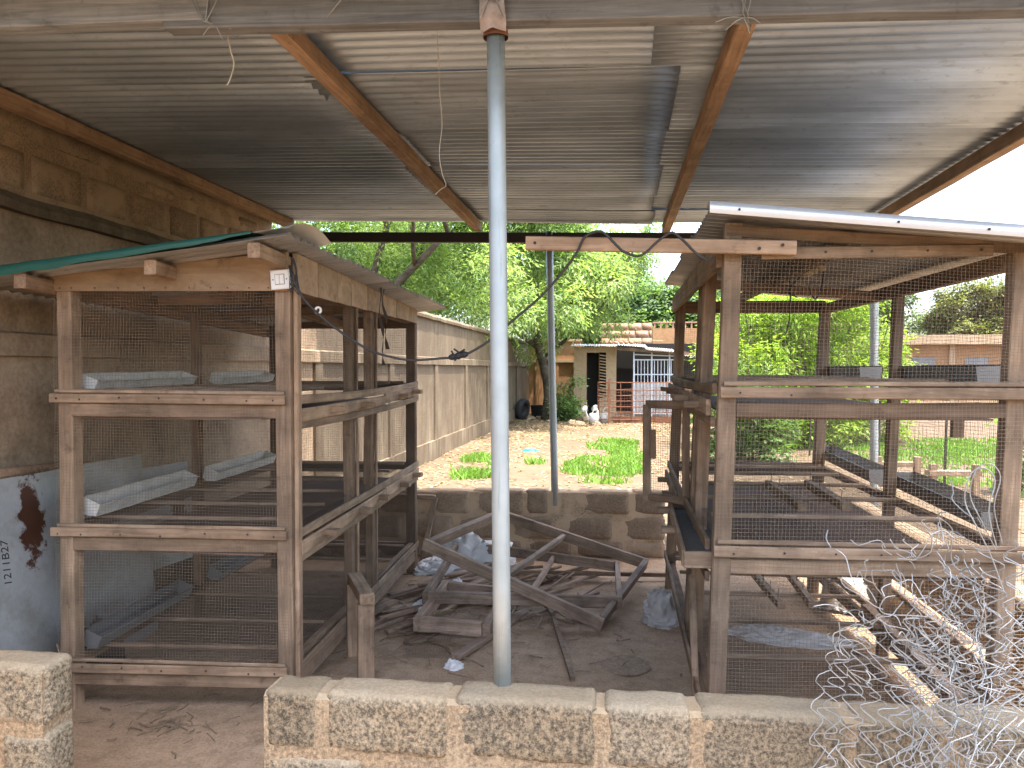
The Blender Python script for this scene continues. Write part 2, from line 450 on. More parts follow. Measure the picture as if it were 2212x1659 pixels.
fv = [(x, y, .004+noise.noise(Vector((x*2, y*2, 0)))*.008+noise.noise(Vector((x*9, y*9, 0)))*.004-.012*math.exp(-(((x-.035)/.16)**2+((y-4.13)/.17)**2)**2)) for y in fy for x in fx]
ff = [(j*101+i, j*101+i+1, (j+1)*101+i+1, (j+1)*101+i) for j in range(110) for i in range(100)]
mk('shed_floor', fv, ff, FLOOR, None, Matrix(), smooth=True, kind='structure')

# ---- tall boundary wall on the left
bw = thing('boundary_wall', (-3.15, 12, 0), 'tall stained plaster boundary wall with ledge running back on the left', 'wall')
pil = [-1.5, 1.9, 4.9, 7.4, 9.9, 12.4, 14.9, 17.4, 19.9, 22.4, 26.0]
for a, b in zip(pil[:-1], pil[1:]):
    box('wall_panel', (-3.25, a+.002, -.05), (-3.05, b-.002, 2.40), PLASTERS if b < 7.5 else PLASTER, bw)
for y in pil[1:-1]:
    if y > 6: box('pilaster', (-3.052, y-.10, .42), (-3.020, y+.10, 1.655), PLASTER, bw)
for a, b in zip(pil[:-1], pil[1:]):
    box('plinth', (-3.052, a+.003, -.04), (-3.005, b-.003, .42), PLASTER, bw)
    acc = []
    v, f = [], []
    n = int((b-a)/.12)
    for i in range(n+1):      # ledge and coping with uneven, crumbling edges
        y = a+(b-a)*i/n
        e = noise.noise(Vector((y*3, 1, 0)))*.008
        for (x, z) in ((-3.052, 1.660), (-3.012+e, 1.664+e), (-3.012+e, 1.775+e), (-3.052, 1.79)): v.append((x, y, z))
        if i:
            o = (i-1)*4
            f += [(o+k, o+k+1, o+k+5, o+k+4) for k in range(3)]
    mk('ledge', v, f, PLASTERS if b < 7.5 else PLASTER, bw)
    v, f = [], []
    for i in range(n+1):
        y = a+(b-a)*i/n; e = noise.noise(Vector((y*2.6, 7, 0)))*.016
        for (x, z) in ((-3.30, 2.395), (-3.0+e, 2.395+e*.6), (-2.995+e, 2.44+e), (-3.03, 2.485+e), (-3.30, 2.49)): v.append((x, y, z))
        if i:
            o = (i-1)*5
            f += [(o+k, o+k+1, o+k+6, o+k+5) for k in range(4)]
    f.append((0, 1, 2, 3, 4)); f.append(tuple(n*5+k for k in (4, 3, 2, 1, 0)))
    mk('coping', v, f, PLASTER, bw)
# raised course of blocks under the shed roof
box('mortar_bed', (-3.21, 1.9, 2.487), (-3.066, 6.5, 2.80), BLOCKW, bw)
y = 2.0; k = 0
while y < 6.3:
    L = [.42, .40, .43, .38][k % 4]
    rough_block('block', (-3.22, y, 2.515), (-3.052, y+L-.035, 2.725), BLOCKW, bw, rad=.014, amp=.006, res=.05, seed=k)
    if k % 2 == 0 or k > 4:
        rough_block('block', (-3.22, y+.17, 2.745), (-3.058-.01*(k % 3), y+.17+L*.8, 2.83+.02*(k % 2)), BLOCKW, bw, rad=.02, amp=.012, res=.04, seed=k+40)
    y += L; k += 1
box('mortar_cap', (-3.215, 1.75, 2.802), (-3.075, 6.46, 2.918), BLOCKW, bw)

# ---- low block walls of the shed
def block_wall(label, yf, courses, xr, mat, mor, th=.15, rad=.013, amp=.005, res=.03, recess=None, seed=0, core_top=-.009, cr=.006):
    t = thing('block_wall', ((xr[0]+xr[1])/2, yf(sum(xr)/2)+th/2, 0), label, 'wall')
    ztop = courses[0][1]
    xs = np.linspace(xr[0]+.016, xr[1]-.016, 60)
    v, f = [], []
    for i, x in enumerate(xs):
        e = noise.noise(Vector((x*8, seed, 0)))*.006
        for (dy, z) in ((cr+e, -.04), (cr+e, ztop-.022+e), (.024+e, ztop+core_top+e), (th-.024, ztop+core_top+e), (th-.008, ztop-.022+e), (th-.008, -.04)): v.append((x, yf(x)+dy, z))
        if i:
            o = (i-1)*6; f += [(o+k, o+k+6, o+k+7, o+k+1) for k in range(5)]
    f.append((0, 1, 2, 3, 4, 5)); o = (len(xs)-1)*6; f.append(tuple(o+k for k in (5, 4, 3, 2, 1, 0)))
    mk('mortar', v, f, mor, t)
    n = 0
    for (z0, z1, joints) in courses:
        for a, b in zip(joints[:-1], joints[1:]):
            g = rnd.choice((.006, .008, .010, .012))
            y0 = yf((a+b)/2)+rnd.uniform(-.003, .003); rc = 0
            if recess and recess[0] < (a+b)/2 < recess[1] and z1 > .5: rc = recess[2]
            rough_block('block', (a+g, y0+rc, z0), (b-g, y0+th, z1+rnd.uniform(-.006, .006)), mat, t, rad=rad, amp=amp*(2.5 if rc else 1), res=res, seed=n+seed)
            n += 1
    return t
fwy = lambda x: 2.292+.034*x
block_wall('low weathered block wall in the foreground with the round post on it', fwy,
    [(.395, .585, [-1.125, -.925, -.517, -.058, .221, .662, .925, 1.36, 1.76]),
     (.192, .377, [-1.135, -.78, -.33, .09, .50, .92, 1.34, 1.76]), (0, .174, [-1.13, -.93, -.5, -.08, .33, .75, 1.17, 1.76])],
    (-1.13, 1.76), BLOCK, MORTAR, rad=.014, amp=.007, res=.019)
block_wall('low block wall stub at the bottom left beside the entrance gap', lambda x: 2.30+.02*x,
    [(.405, .612, [-3.0, -2.62, -2.24, -1.875]), (.205, .388, [-3.0, -2.42, -2.06, -1.868]), (0, .188, [-3.0, -2.6, -2.2, -1.872])],
    (-3.0, -1.878), BLOCK, MORTAR, rad=.02, amp=.008, res=.019, seed=60)
block_wall('low shaded block wall closing the back of the shed floor', lambda x: 6.30+.10*(x+1.6),
    [(.368, .572, [-3.0, -2.6, -2.15, -1.70, -1.25, -.80, -.596, -.371, .09, .384]), (.156, .352, [-3.0, -2.7, -2.27, -1.83, -1.395, -.97, -.54, -.057, .386]),
     (0, .14, [-3.0, -2.5, -2.1, -1.68, -1.25, -.82, -.4, .03, .388])], (-3.0, .380), BLOCKB, MORTARB, res=.035, rad=.010, amp=.004, cr=.013, seed=120, recess=(-.55, -.4, .035))
def side_wall():
    t = thing('block_wall', (1.85, 4.4, 0), 'low block side wall on the right behind the right cage', 'wall')
    box('mortar', (1.786, 2.52, -.04), (1.924, 6.5, .55), MORTARB, t)
    for c, (z0, z1) in enumerate(((0, .175), (.19, .367), (.382, .565))):
        y = 2.51-(.2 if c % 2 else 0)
        while y < 6.45:
            a, b = max(y, 2.51), min(y+.41, 6.5)
            if b-a > .06: rough_block('block', (1.78, a+.006, z0), (1.93, b-.006, z1), BLOCKB, t, res=.06, seed=int(y*10)+c)
            y += .425
side_wall()

# ---- shed roof
RP = lambda x: 2.735-.036*x            # underside of the rafters
roof = thing('shed_roof', (-.5, 4.4, 2.7), 'big grey corrugated metal roof on wooden rafters over the shed', 'roof')
n = 0
ybs = [1.72, 2.48, 3.24, 4.0, 4.76, 5.52, 6.02, 6.50]
for j, (a, b) in enumerate(zip(ybs[:-1], ybs[1:])):
    m1 = [-1.32, -1.30, -1.38, -1.28, -1.36, -1.33, -1.30][j]; m2 = [.10, .12, .14, .13, .15, .13, .16][j]
    for i, (x0, x1) in enumerate(((-3.3, m1+.10), (m1, m2+.10), (m2, 1.985))):
        dz = .007*(j % 2)+.0045*i+.002*(n % 3)
        ph = rnd.random()*6
        corrugated('roof_sheet', x0, x1, a-.03, b+.03, (lambda dz, ph: lambda x, y: 2.826-.036*x+dz+.006*math.sin(x*1.3+ph+y))(dz, ph), ROOF, roof, nx=8)
        n += 1
for i, (x, mt) in enumerate(((-2.90, W_RED), (-1.205, W_RED), (.363, W_RED), (1.89, W_PINK))):
    z = RP(x)+.035
    bar('rafter', (x+(.05 if i == 2 else 0), 2.44, z+.003), (x, 6.46, z), .062, .075, mt, roof, jit=.005, seg=14, bow=(.012 if i == 2 else 0))
bar('front_beam', (-3.2, 2.405, 2.745+.036*1.9+.045), (-1.34, 2.395, 2.744+.047), .066, .10, W_BEAM, roof, jit=.004)
bar('front_beam', (-1.50, 2.39, 2.733+.062), (2.2, 2.405, 2.588+.055), .066, .135, W_BEAM, roof, jit=.004)
# front_beam bottom runs with the roof fall
bar('back_beam', (-3.02, 6.50, 2.775), (2.15, 6.50, 2.635), .05, .085, DARKSTEEL, roof, jit=.001)
# binding wire round the joints of beam and rafters
for (x, zc) in ((-1.32, 2.745), (.36, 2.66)):
    a = Acc()
    for k in range(4):
        ox = rnd.uniform(-.03, .03); sx = rnd.uniform(-.10, .10)
        a.tube(catmull([(x+ox, 2.35, zc-.012), (x+ox+sx*.5, 2.348, zc+.06), (x+ox+sx, 2.35, zc+.20)], 4), .0019, 5)
        a.tube(catmull([(x+ox, 2.35, zc-.012), (x+.02, 2.40, zc-.02), (x+.03, 2.46, zc-.018), (x+.05, 2.47, zc+.05)], 4), .0019, 5)
    for k in range(4):
        d = [(-.05, -.045), (.02, -.06), (-.08, -.02), (.05, -.03)][k]
        a.tube(catmull([(x, 2.37, zc-.015), (x+d[0]*.5, 2.37, zc+d[1]*.6), (x+d[0], 2.38, zc+d[1])], 4), .0017, 5)
    a.mk('binding_wire', WIREL, roof)
a = Acc(); a.tube(catmull([(-.93, 2.35, 2.72), (-.86, 2.345, 2.79), (-.80, 2.35, 2.86)], 4), .002, 5); a.mk('binding_wire', WIREL, roof)
mk('plastic_packing', *tube(catmull([(-1.44, 2.43, 2.745), (-1.35, 2.42, 2.738), (-1.20, 2.43, 2.740)], 5), [.006, .012, .014, .016, .012, .016, .014, .018, .012, .01, .006], 7), flat('blue_plastic', (.10, .28, .42), .5), roof)

tubeobj('hanging_string', [(-1.333, 2.47, 2.745), (-1.326, 2.48, 2.69), (-1.325, 2.5, 2.65), (-1.34, 2.5, 2.60), (-1.352, 2.5, 2.579)], .0022, STRING, sides=5, label='short pale string dangling from the tied beam joint at top left', cat='string')
tubeobj('hanging_string', [(-.66, 2.715, 2.83), (-.658, 2.74, 2.70), (-.66, 2.763, 2.614), (-.652, 2.765, 2.5), (-.662, 2.762, 2.394), (-.655, 2.78, 2.32), (-.645, 2.798, 2.283), (-.655, 2.76, 2.26), (-.668, 2.724, 2.233)], .0013, STRING, sides=5, label='long thin string hanging from the roof left of the central post', cat='string')

# ---- posts of the shed
k = NM('pipe_galvanised'); v_ = k.vec((1, 1, 1), False)
n1 = k.noise(k.n('ShaderNodeMapping', {'Vector': v_, 'Scale': (55, 55, 2.4)}).outputs[0], 1., 5, .65); n2 = k.noise(v_, 26, 6, .7); n3 = k.noise(v_, 3.4, 4, .6)
c_ = k.mix(k.ramp(n3, [(.35, 0.), (.65, 1.)]), (.285, .32, .31), (.385, .42, .41)); c_ = k.mix(k.ramp(n1, [(.58, 0.), (.75, .8)]), c_, (.15, .18, .165)); c_ = k.mix(k.ramp(n2, [(.63, 0.), (.72, .8)]), c_, (.46, .49, .46)); c_ = k.mix(k.ramp(k.noise(v_, 9, 5, .75), [(.64, 0.), (.73, .6)]), c_, (.20, .14, .09))
k.P(Base_Color=c_, Metallic=.35, Roughness=k.rng(n2, .35, .6)); k.bump(n2, .12, .002); PIPE = k.m
def post(name, base, top, r, label, cup=False):
    t = thing(name, base, label, 'post', 'round metal posts holding up the shed roof')
    tubeobj('pipe', [base, tuple((a+b)/2 for a, b in zip(base, top)), top], r, PIPE, t, sides=28, n=3)
    return t
cp = post('steel_post', (-.371, 2.40, .56), (-.395, 2.415, 2.715), .0285, 'thick galvanised round post in the centre standing on the front wall')
# strap that ties the post to the beam
sv, sf = [], []
for i in range(9):
    t = i/8; z = 2.655+.19*t; wv = .040+.002*math.sin(i*1.7)
    for k in range(9):
        s = -1+2*k/8
        sv.append((-.394+s*wv, 2.366-.030*min(1, t*3.2)-.012*(1-s*s)*(1-min(1, t*2))+.0025*math.sin(i*2.1+k*1.3), z-.010*abs(s)*(i == 0)))
sf = [(i*9+k, i*9+k+1, (i+1)*9+k+1, (i+1)*9+k) for i in range(8) for k in range(8)]
mk('tie_strap', sv, sf, flat('strap_metal', (.30, .245, .22), .42, .5, .5, 14), cp, smooth=True)
sv = [(-.394+.040*math.cos(k*math.pi*2/20), 2.41+.038*math.sin(k*math.pi*2/20), 2.652+dz) for dz in (-.006, .016) for k in range(20)]
mk('tie_band', sv, [(k, (k+1) % 20, 20+(k+1) % 20, 20+k) for k in range(20)], RUST, cp, smooth=True)
a = Acc(); a.tube(catmull([(-.43, 2.338, 2.68), (-.40, 2.327, 2.74), (-.365, 2.328, 2.81)], 4), .0022, 5); a.tube(catmull([(-.355, 2.338, 2.68), (-.385, 2.325, 2.74), (-.42, 2.328, 2.81)], 4), .0022, 5); a.mk('tie_wire', WIREL, cp)
lathe('post_bedding', [(.0, .588), (.11, .586), (.14, .578), (.155, .56)], flat('red_cement', (.34, .20, .125), .95, 0, .2, 30), None, T(-.355, 2.375, 0) @ Matrix.Diagonal((1.05, .42, 1, 1)), 26, label='patch of reddish cement bedding around the foot of the central post', cat='cement')
p2 = post('steel_post', (-.545, 6.44, .44), (-.60, 6.475, 2.70), .030, 'slim greenish round post rising from the back wall behind the plank')
tubeobj('post_cap', [(-.60, 6.43, 2.70), (-.60, 6.47, 2.735)], [.02, .034], DARKSTEEL, p2, n=0)
post('steel_post', (2.02, 6.45, .05), (2.00, 6.45, 2.66), .031, 'pale round post seen through the wire mesh of the right cage')

# ================================================================== CAGES
NAILS = flat('nail_heads', (.045, .032, .026), .6, .4, .1)
def nails(pts, nrm, parent, r=.0045):
    a = Acc()
    for p in pts:
        p = Vector(p); d = Vector(nrm)
        a.tube([p-d*.001, p+d*.0022], r, 6)
    a.mk('nail_heads', NAILS, parent, kind='stuff')

class Cage:
    """corner posts FL, FR, RR, RL as (x,y); leaning by lean metres per metre of height"""
    def __init__(s, FL, FR, RR, RL, lean): s.c = [Vector(p) for p in (FL, FR, RR, RL)]; s.lean = lean
    def __call__(s, a, b, z, dx=0, dy=0):
        FL, FR, RR, RL = s.c
        p = (FL*(1-a)+FR*a)*(1-b)+(RL*(1-a)+RR*a)*b
        return Vector((p.x+s.lean*(z-1.0)+dx, p.y+dy, z))

def trough(label, p0, p1, group, side, mat, hgt=.065, wid=.085, tilt=0.):
    """open metal feeding trough lying along p0-p1: back plate, floor, front lip and end plates"""
    p0, p1 = Vector(p0), Vector(p1)
    m, L = frame_mat(p0, p1, (0, 0, 1))
    t = put(bpy.data.objects.new('feeding_trough', None), None, m @ Matrix.Rotation(tilt, 4, 'X'), label, 'trough', group)
    mw = WM[t.name]; th = .0025; s = side
    def pl(name, ys, zs):        # a bent plate from a profile line
        v, f = [], []
        n = 6
        for i in range(n+1):
            x = L*i/n; e = rnd.uniform(-1, 1)*.0018
            for (y, z) in zip(ys, zs): v.append((x, y+e, z+e*.6))
        k = len(ys)
        f = [(i*k+q, (i+1)*k+q, (i+1)*k+q+1, i*k+q+1) for i in range(n) for q in range(k-1)]
        nv = len(v); v += [(x, y+th*(-s if abs(ys[0]-ys[-1]) < .01 else 0), z-th) for (x, y, z) in v]
        f += [tuple(nv+q for q in reversed(fc)) for fc in f]
        f += [(i*k+q, nv+i*k+q, nv+(i+1)*k+q, (i+1)*k+q) for i in range(n) for q in (0, k-1)]
        mk(name, v, f, mat, t, mw)
    pl('back_plate', [-s*wid*.5, -s*wid*.5, -s*(wid*.5-.008)], [0, hgt, hgt+.004])
    pl('trough_floor', [-s*wid*.5, -s*wid*.1, s*wid*.45], [0, -.012, 0])
    pl('front_lip', [s*wid*.45, s*wid*.56, s*(wid*.56+.012)], [0, hgt*.8, hgt*.8+.003])
    for x in (.001, L-.001):
        v = [(x+dx, y, z) for dx in (-.0012, .0012) for (y, z) in ((-s*wid*.49, 0), (-s*wid*.1, -.011), (s*wid*.44, 0), (s*wid*.55, hgt*.78), (-s*wid*.49, hgt*.97))]
        mk('end_plate', v, [(0, 1, 2, 3, 4), (9, 8, 7, 6, 5)]+[(k, 5+k, 5+(k+1) % 5, (k+1) % 5) for k in range(5)], mat, t, mw)
    return t

def drawer(parent, p0, p1, h, mat, outn, knobs, depth=.0):
    """tray front between p0 and p1 with block knobs; outn points outwards"""
    d = bar('drawer_front', p0, p1, .018, h, mat, parent, jit=.002)
    p0, p1, o = Vector(p0), Vector(p1), Vector(outn)
    for t in knobs:
        q = p0.lerp(p1, t)+Vector((0, 0, rnd.uniform(-.006, .006)))
        bar('knob', q+o*.008, q+o*.075, .062, .030, mat, d, jit=.003)
    return d

# ---------------------------------------------------------------- left cage
LC = Cage((-2.56, 3.255), (-1.525, 3.345), (-1.615, 5.80), (-2.72, 5.76), 0.)
TL = [1.49, .868, .238]                     # floor heights of its three tiers
lc = thing('rabbit_cage', (-2.1, 4.5, 0), 'three-tier wooden wire mesh cage on the left with green-edged metal roof', 'cage', 'three-tier wood and mesh cages')
PW = .072
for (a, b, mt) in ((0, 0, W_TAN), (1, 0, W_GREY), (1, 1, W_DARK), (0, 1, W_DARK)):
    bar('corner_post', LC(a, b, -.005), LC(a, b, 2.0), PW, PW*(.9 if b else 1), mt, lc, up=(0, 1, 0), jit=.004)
bar('corner_batten', LC(1, 0, .15, .048, .012), LC(1, 0, 1.97, .048, .012), .022, .045, W_TAN, lc, up=(0, 1, 0))
for i, b in enumerate((.372, .535)):
    for k, (z0, z1) in enumerate(((TL[0]-.05, 1.97), (TL[1]-.05, TL[0]-.13), (TL[2]-.04, TL[1]-.13))):
        bar('side_post', LC(1, b, z0, rnd.uniform(-.006, .006)), LC(1, b, z1, rnd.uniform(-.006, .006)), .05, .075, (W_GREY, W_TAN)[i], lc, up=(0, 1, 0))
        bar('side_batten', LC(1, b+.012, z0, .036), LC(1, b+.012, z1, .036), .014, .022, W_TAN, lc, up=(0, 1, 0))
bar('side_post', LC(0, .49, 0), LC(0, .49, 2.0), .05, .06, W_DARK, lc, up=(0, 1, 0))
npt = []
for k, z in enumerate(TL):
    lt = W_TAN
    bar('front_lath', LC(0, 0, z-.028, -.055, -.052), LC(1, 0, z-.034, .018, -.052), .016, .043, lt, lc, jit=.003)
    bar('front_rail', LC(0, 0, z-.082, .036, -.018), LC(1, 0, z-.088, -.036, -.018), .034, .062, W_TAN, lc)
    bar('floor_edge', LC(0, 0, z+.004, -.03, -.050), LC(1, 0, z-.001, .01, -.050), .013, .016, W_GREY, lc, jit=.002)
    bar('left_rail', LC(0, 0, z-.03, 0, .04), LC(0, 1, z-.03), .03, .06, W_GREY, lc)
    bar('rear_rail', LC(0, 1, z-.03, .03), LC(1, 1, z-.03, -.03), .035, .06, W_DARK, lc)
    for t in (.03, .13, .3, .47, .66, .84, .95): npt.append(LC(0, 0, z-.03, -.055, -.061).lerp(LC(1, 0, z-.034, .018, -.061), t)+Vector((0, 0, rnd.uniform(-.008, .008))))
    # right side: upper lath, drawer fronts, lower lath
    sag = -.018 if k == 0 else (-.004 if k == 1 else 0)
    bar('side_lath', LC(1, 0, z-.035, .05, 0), LC(1, 1, z-.012, .045), .016, .044, W_GREY, lc, bow=sag, jit=.003)
    if k < 2:
        bar('side_lath', LC(1, 0, z-.150, .046, .03), LC(1, 1, z-.122, .045), .016, .040, W_GREY, lc, bow=sag*.9, jit=.003)
        o = Vector((1, -.03, 0))
        dz = sag*.75
        drawer(lc, LC(1, .01, z-.102+dz*.5, .055), LC(1, .60, z-.084+dz, .055), .064, (W_TAN, W_TAN)[k], o, (.30, .66) if k == 0 else (.22, .62, .9))
        drawer(lc, LC(1, .61, z-.080+dz*.6, .055), LC(1, .985, z-.066, .055), .064, W_TAN, o, (.40, .80))
        box('droppings_tray', LC(0, .01, z-.125, .04), LC(1, .98, z-.118, -.0), BROWNTRAY, lc)
    else:
        bar('side_rail', LC(1, 0, z-.115, .0, .04), LC(1, 1, z-.105, 0), .055, .075, W_GREY, lc)
        bar('side_rail', LC(1, 0, z-.012, .0, .04), LC(1, 1, z-.008, 0), .04, .03, W_GREY, lc)
    for q in (.06, .22, .40, .58, .76, .93):
        bar('floor_slat', LC(0, q, z+.006, .03), LC(1, q, z+.006, -.02), .026, .018, W_GREY, lc, jit=.002)
    wire_panel('floor_mesh', LC(0, .01, z), LC(1, .01, z), LC(1, .99, z), LC(0, .99, z), WIRED, lc, pitch=.02, r=.0008, amp=.004, seg=.3, seed=k)
nails(npt, (0, -1, 0), lc)
# mesh on the four sides, tier by tier
for k, (z0, z1) in enumerate(((TL[0]-.04, 1.97), (TL[1]-.04, TL[0]-.05), (TL[2]-.04, TL[1]-.05))):
    wire_panel('front_mesh', LC(0, 0, z0, -.04, -.041), LC(1, 0, z0, .03, -.041), LC(1, 0, z1, .03, -.041), LC(0, 0, z1, -.04, -.041), WIRE, lc, seed=k, r=.00072, pitch=.0142, amp=.010)
    wire_panel('side_mesh', LC(1, 0, z0, .041, .03), LC(1, 1, z0, .038), LC(1, 1, z1-.1*(k > 0), .038), LC(1, 0, z1-.1*(k > 0), .041, .03), WIRED, lc, seed=k+5, seg=.14, r=.00055, pitch=.015)
    wire_panel('left_mesh', LC(0, 0, z0, -.038), LC(0, 1, z0, -.038), LC(0, 1, z1, -.038), LC(0, 0, z1, -.038), WIRE, lc, seed=k+9, seg=.3, pitch=.02, r=.0005)
    wire_panel('rear_mesh', LC(0, 1, z0, 0, .035), LC(1, 1, z0, 0, .035), LC(1, 1, z1, 0, .035), LC(0, 1, z1, 0, .035), WIRE, lc, seed=k+13, seg=.3, pitch=.018, r=.0006)
# top: fascias and roof
fv = []
for dy in (-.052, -.036):
    pts = [LC(0, 0, 1.958, -.075, dy), LC(1, 0, 1.952, .03, dy), LC(1, 0, 2.128, .03, dy), LC(0, 0, 2.028, -.075, dy)]
    fv += pts
mk('front_fascia', fv, [(0, 1, 2, 3), (7, 6, 5, 4), (0, 4, 5, 1), (1, 5, 6, 2), (2, 6, 7, 3), (3, 7, 4, 0)], PLY, lc)
nails([LC(0, 0, 1.972, -.06, -.053).lerp(LC(1, 0, 1.966, .02, -.053), t) for t in (.01, .05, .10, .2, .3, .41, .5, .6, .69, .76, .85, .93)], (0, -1, 0), lc, .0035)
bs = [0.0, .115, .235, .33, .46, .60, .74, 1.0]
for i, (a, b) in enumerate(zip(bs[:-1], bs[1:])):
    z0, z1 = 1.955, 2.125-.04*a
    pts = []
    for dx in (.030, .048+rnd.uniform(-.002, .002)):
        pts += [LC(1, a+.002, z0, dx), LC(1, b-.002, z0-.004, dx), LC(1, b-.002, 2.13-.055*b, dx), LC(1, a+.002, 2.13-.055*a, dx)]
    mk('side_fascia', pts, [(3, 2, 1, 0), (4, 5, 6, 7), (1, 5, 4, 0), (2, 6, 5, 1), (3, 7, 6, 2), (0, 4, 7, 3)], PLY, lc)
bar('top_rail', LC(0, 0, 1.99, 0, .03), LC(0, 1, 1.97), .035, .07, W_RED, lc)
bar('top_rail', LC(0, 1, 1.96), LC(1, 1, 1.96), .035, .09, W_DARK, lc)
bar('top_rail', LC(1, 0, 1.985, -.02, .04), LC(1, 1, 1.975, -.02), .04, .06, W_TAN, lc)
zr = lambda x, y: 2.142+.105*(x+1.5)-.030*(y-3.2)    # roof of the left cage rises to the right
for i, a in enumerate((-.06, .50, 1.0)):
    p0, p1 = LC(a, -.08, 0), LC(a, 1.0, 0)
    z0, z1 = zr(p0.x, p0.y)-.052, zr(p1.x, p1.y)-.052
    bar('purlin', (p0.x, 3.02+(.06 if i == 1 else 0), z0+.004), (p1.x, p1.y, z1), .055, .062, (W_RED, W_TAN, W_TAN)[i], lc, jit=.004)
bar('cross_brace', LC(0, .3, 1.99), LC(1, .42, 2.01), .03, .06, W_RED, lc)
bar('cross_brace', LC(0, .62, 1.97), LC(1, .60, 1.99), .03, .06, W_RED, lc)
for i, (ya, yb) in enumerate(((3.02, 3.75), (3.72, 4.45), (4.42, 5.15), (5.12, 5.92))):
    corrugated('roof_sheet', -2.98, -1.375+.012*(i % 2), ya, yb, (lambda i: lambda x, y: zr(x, y)+.004*(i % 2)+.002)(i), CROOF, lc, nx=5)
# plastic tarp folded over the front edge of the roof and the bright bent flap at its corner
tv = []
nT = 30
for i in range(nT+1):
    t = i/nT; x = -3.02+1.50*t; z = zr(x, 3.0)+.022
    dr = (.034*(1-t)**.7+.012)*(1+.35*noise.noise(Vector((t*9, 0, 0))))*(1 if t < .93 else .6)
    for (y, dz) in ((3.20, .006), (3.06, .012), (3.005, .006), (2.998, -dr*.5), (3.002+.008*noise.noise(Vector((t*12, 3, 0))), -dr)): tv.append((x, y, z+dz+.003*noise.noise(Vector((t*14, y*9, 0)))))
mk('tarp_edge', tv, [(i*5+k, (i+1)*5+k, (i+1)*5+k+1, i*5+k+1) for i in range(nT) for k in range(4)], GREENP, lc, smooth=True)
fvv = []
for i in range(7):
    for j in range(5):
        x = -1.52+.165*j/4+.02*i/6; y = 3.0+.42*i/6
        z = zr(x, y)+.020+.055*math.sin(i/6*3.0)*(.3+.7*j/4)+.008*noise.noise(Vector((i*.9, j*1.1, 0)))
        fvv.append((x, y, z))
mk('roof_flap', fvv, [(i*5+j, i*5+j+1, (i+1)*5+j+1, (i+1)*5+j) for i in range(6) for j in range(4)], LINER, lc, smooth=True)
# feeders hanging on its left side
for k, (z, segs) in enumerate(((1.512, ((3.32, 4.22), (4.55, 5.33))), (.905, ((3.32, 4.22), (4.46, 5.34))), (.268, ((3.32, 4.15), (4.5, 5.2))))):
    for i, (ya, yb) in enumerate(segs):
        xa = -2.515-.03*(ya-3.3); xb = -2.515-.03*(yb-3.3)
        pos = ('top', 'middle', 'bottom')[k]
        trough('light metal feeding trough inside the left cage, %s tier, %s end' % (pos, ('front', 'rear')[i]), (xa, ya, z), (xb, yb, z+.01), 'feeding troughs of the left cage', -1, TROUGH if k < 2 else TROUGHSHADE, tilt=.25, hgt=.075 if k else .055)  # bottom tier gets the trough colour with shade painted in

# ---------------------------------------------------------------- right cage
RC = Cage((.402, 3.115), (1.475, 3.175), (1.395, 5.66), (.395, 5.64), .034)
TR = [1.535, .915, .262]
rc = thing('rabbit_cage', (.95, 4.4, 0), 'three-tier wooden wire mesh cage on the right with flashed metal roof and open side door', 'cage', 'three-tier wood and mesh cages')
for (a, b, mt, zt) in ((0, 0, W_GREY, 2.165), (1, 0, W_GREY, 2.05), (1, 1, W_GREY, 2.05), (0, 1, W_DARK, 2.1)):
    bar('corner_post', RC(a, b, -.005), RC(a, b, zt), .068, .068, mt, rc, up=(0, 1, 0), jit=.004)
for i, b in enumerate((.30, .42)):
    bar('side_post', RC(0, b, .2), RC(0, b, 2.1), (.06, .045)[i], .07, W_DARK, rc, up=(0, 1, 0))
bar('side_post', RC(1, .47, 0), RC(1, .47, 2.02), .05, .062, W_GREY, rc, up=(0, 1, 0))
npt = []
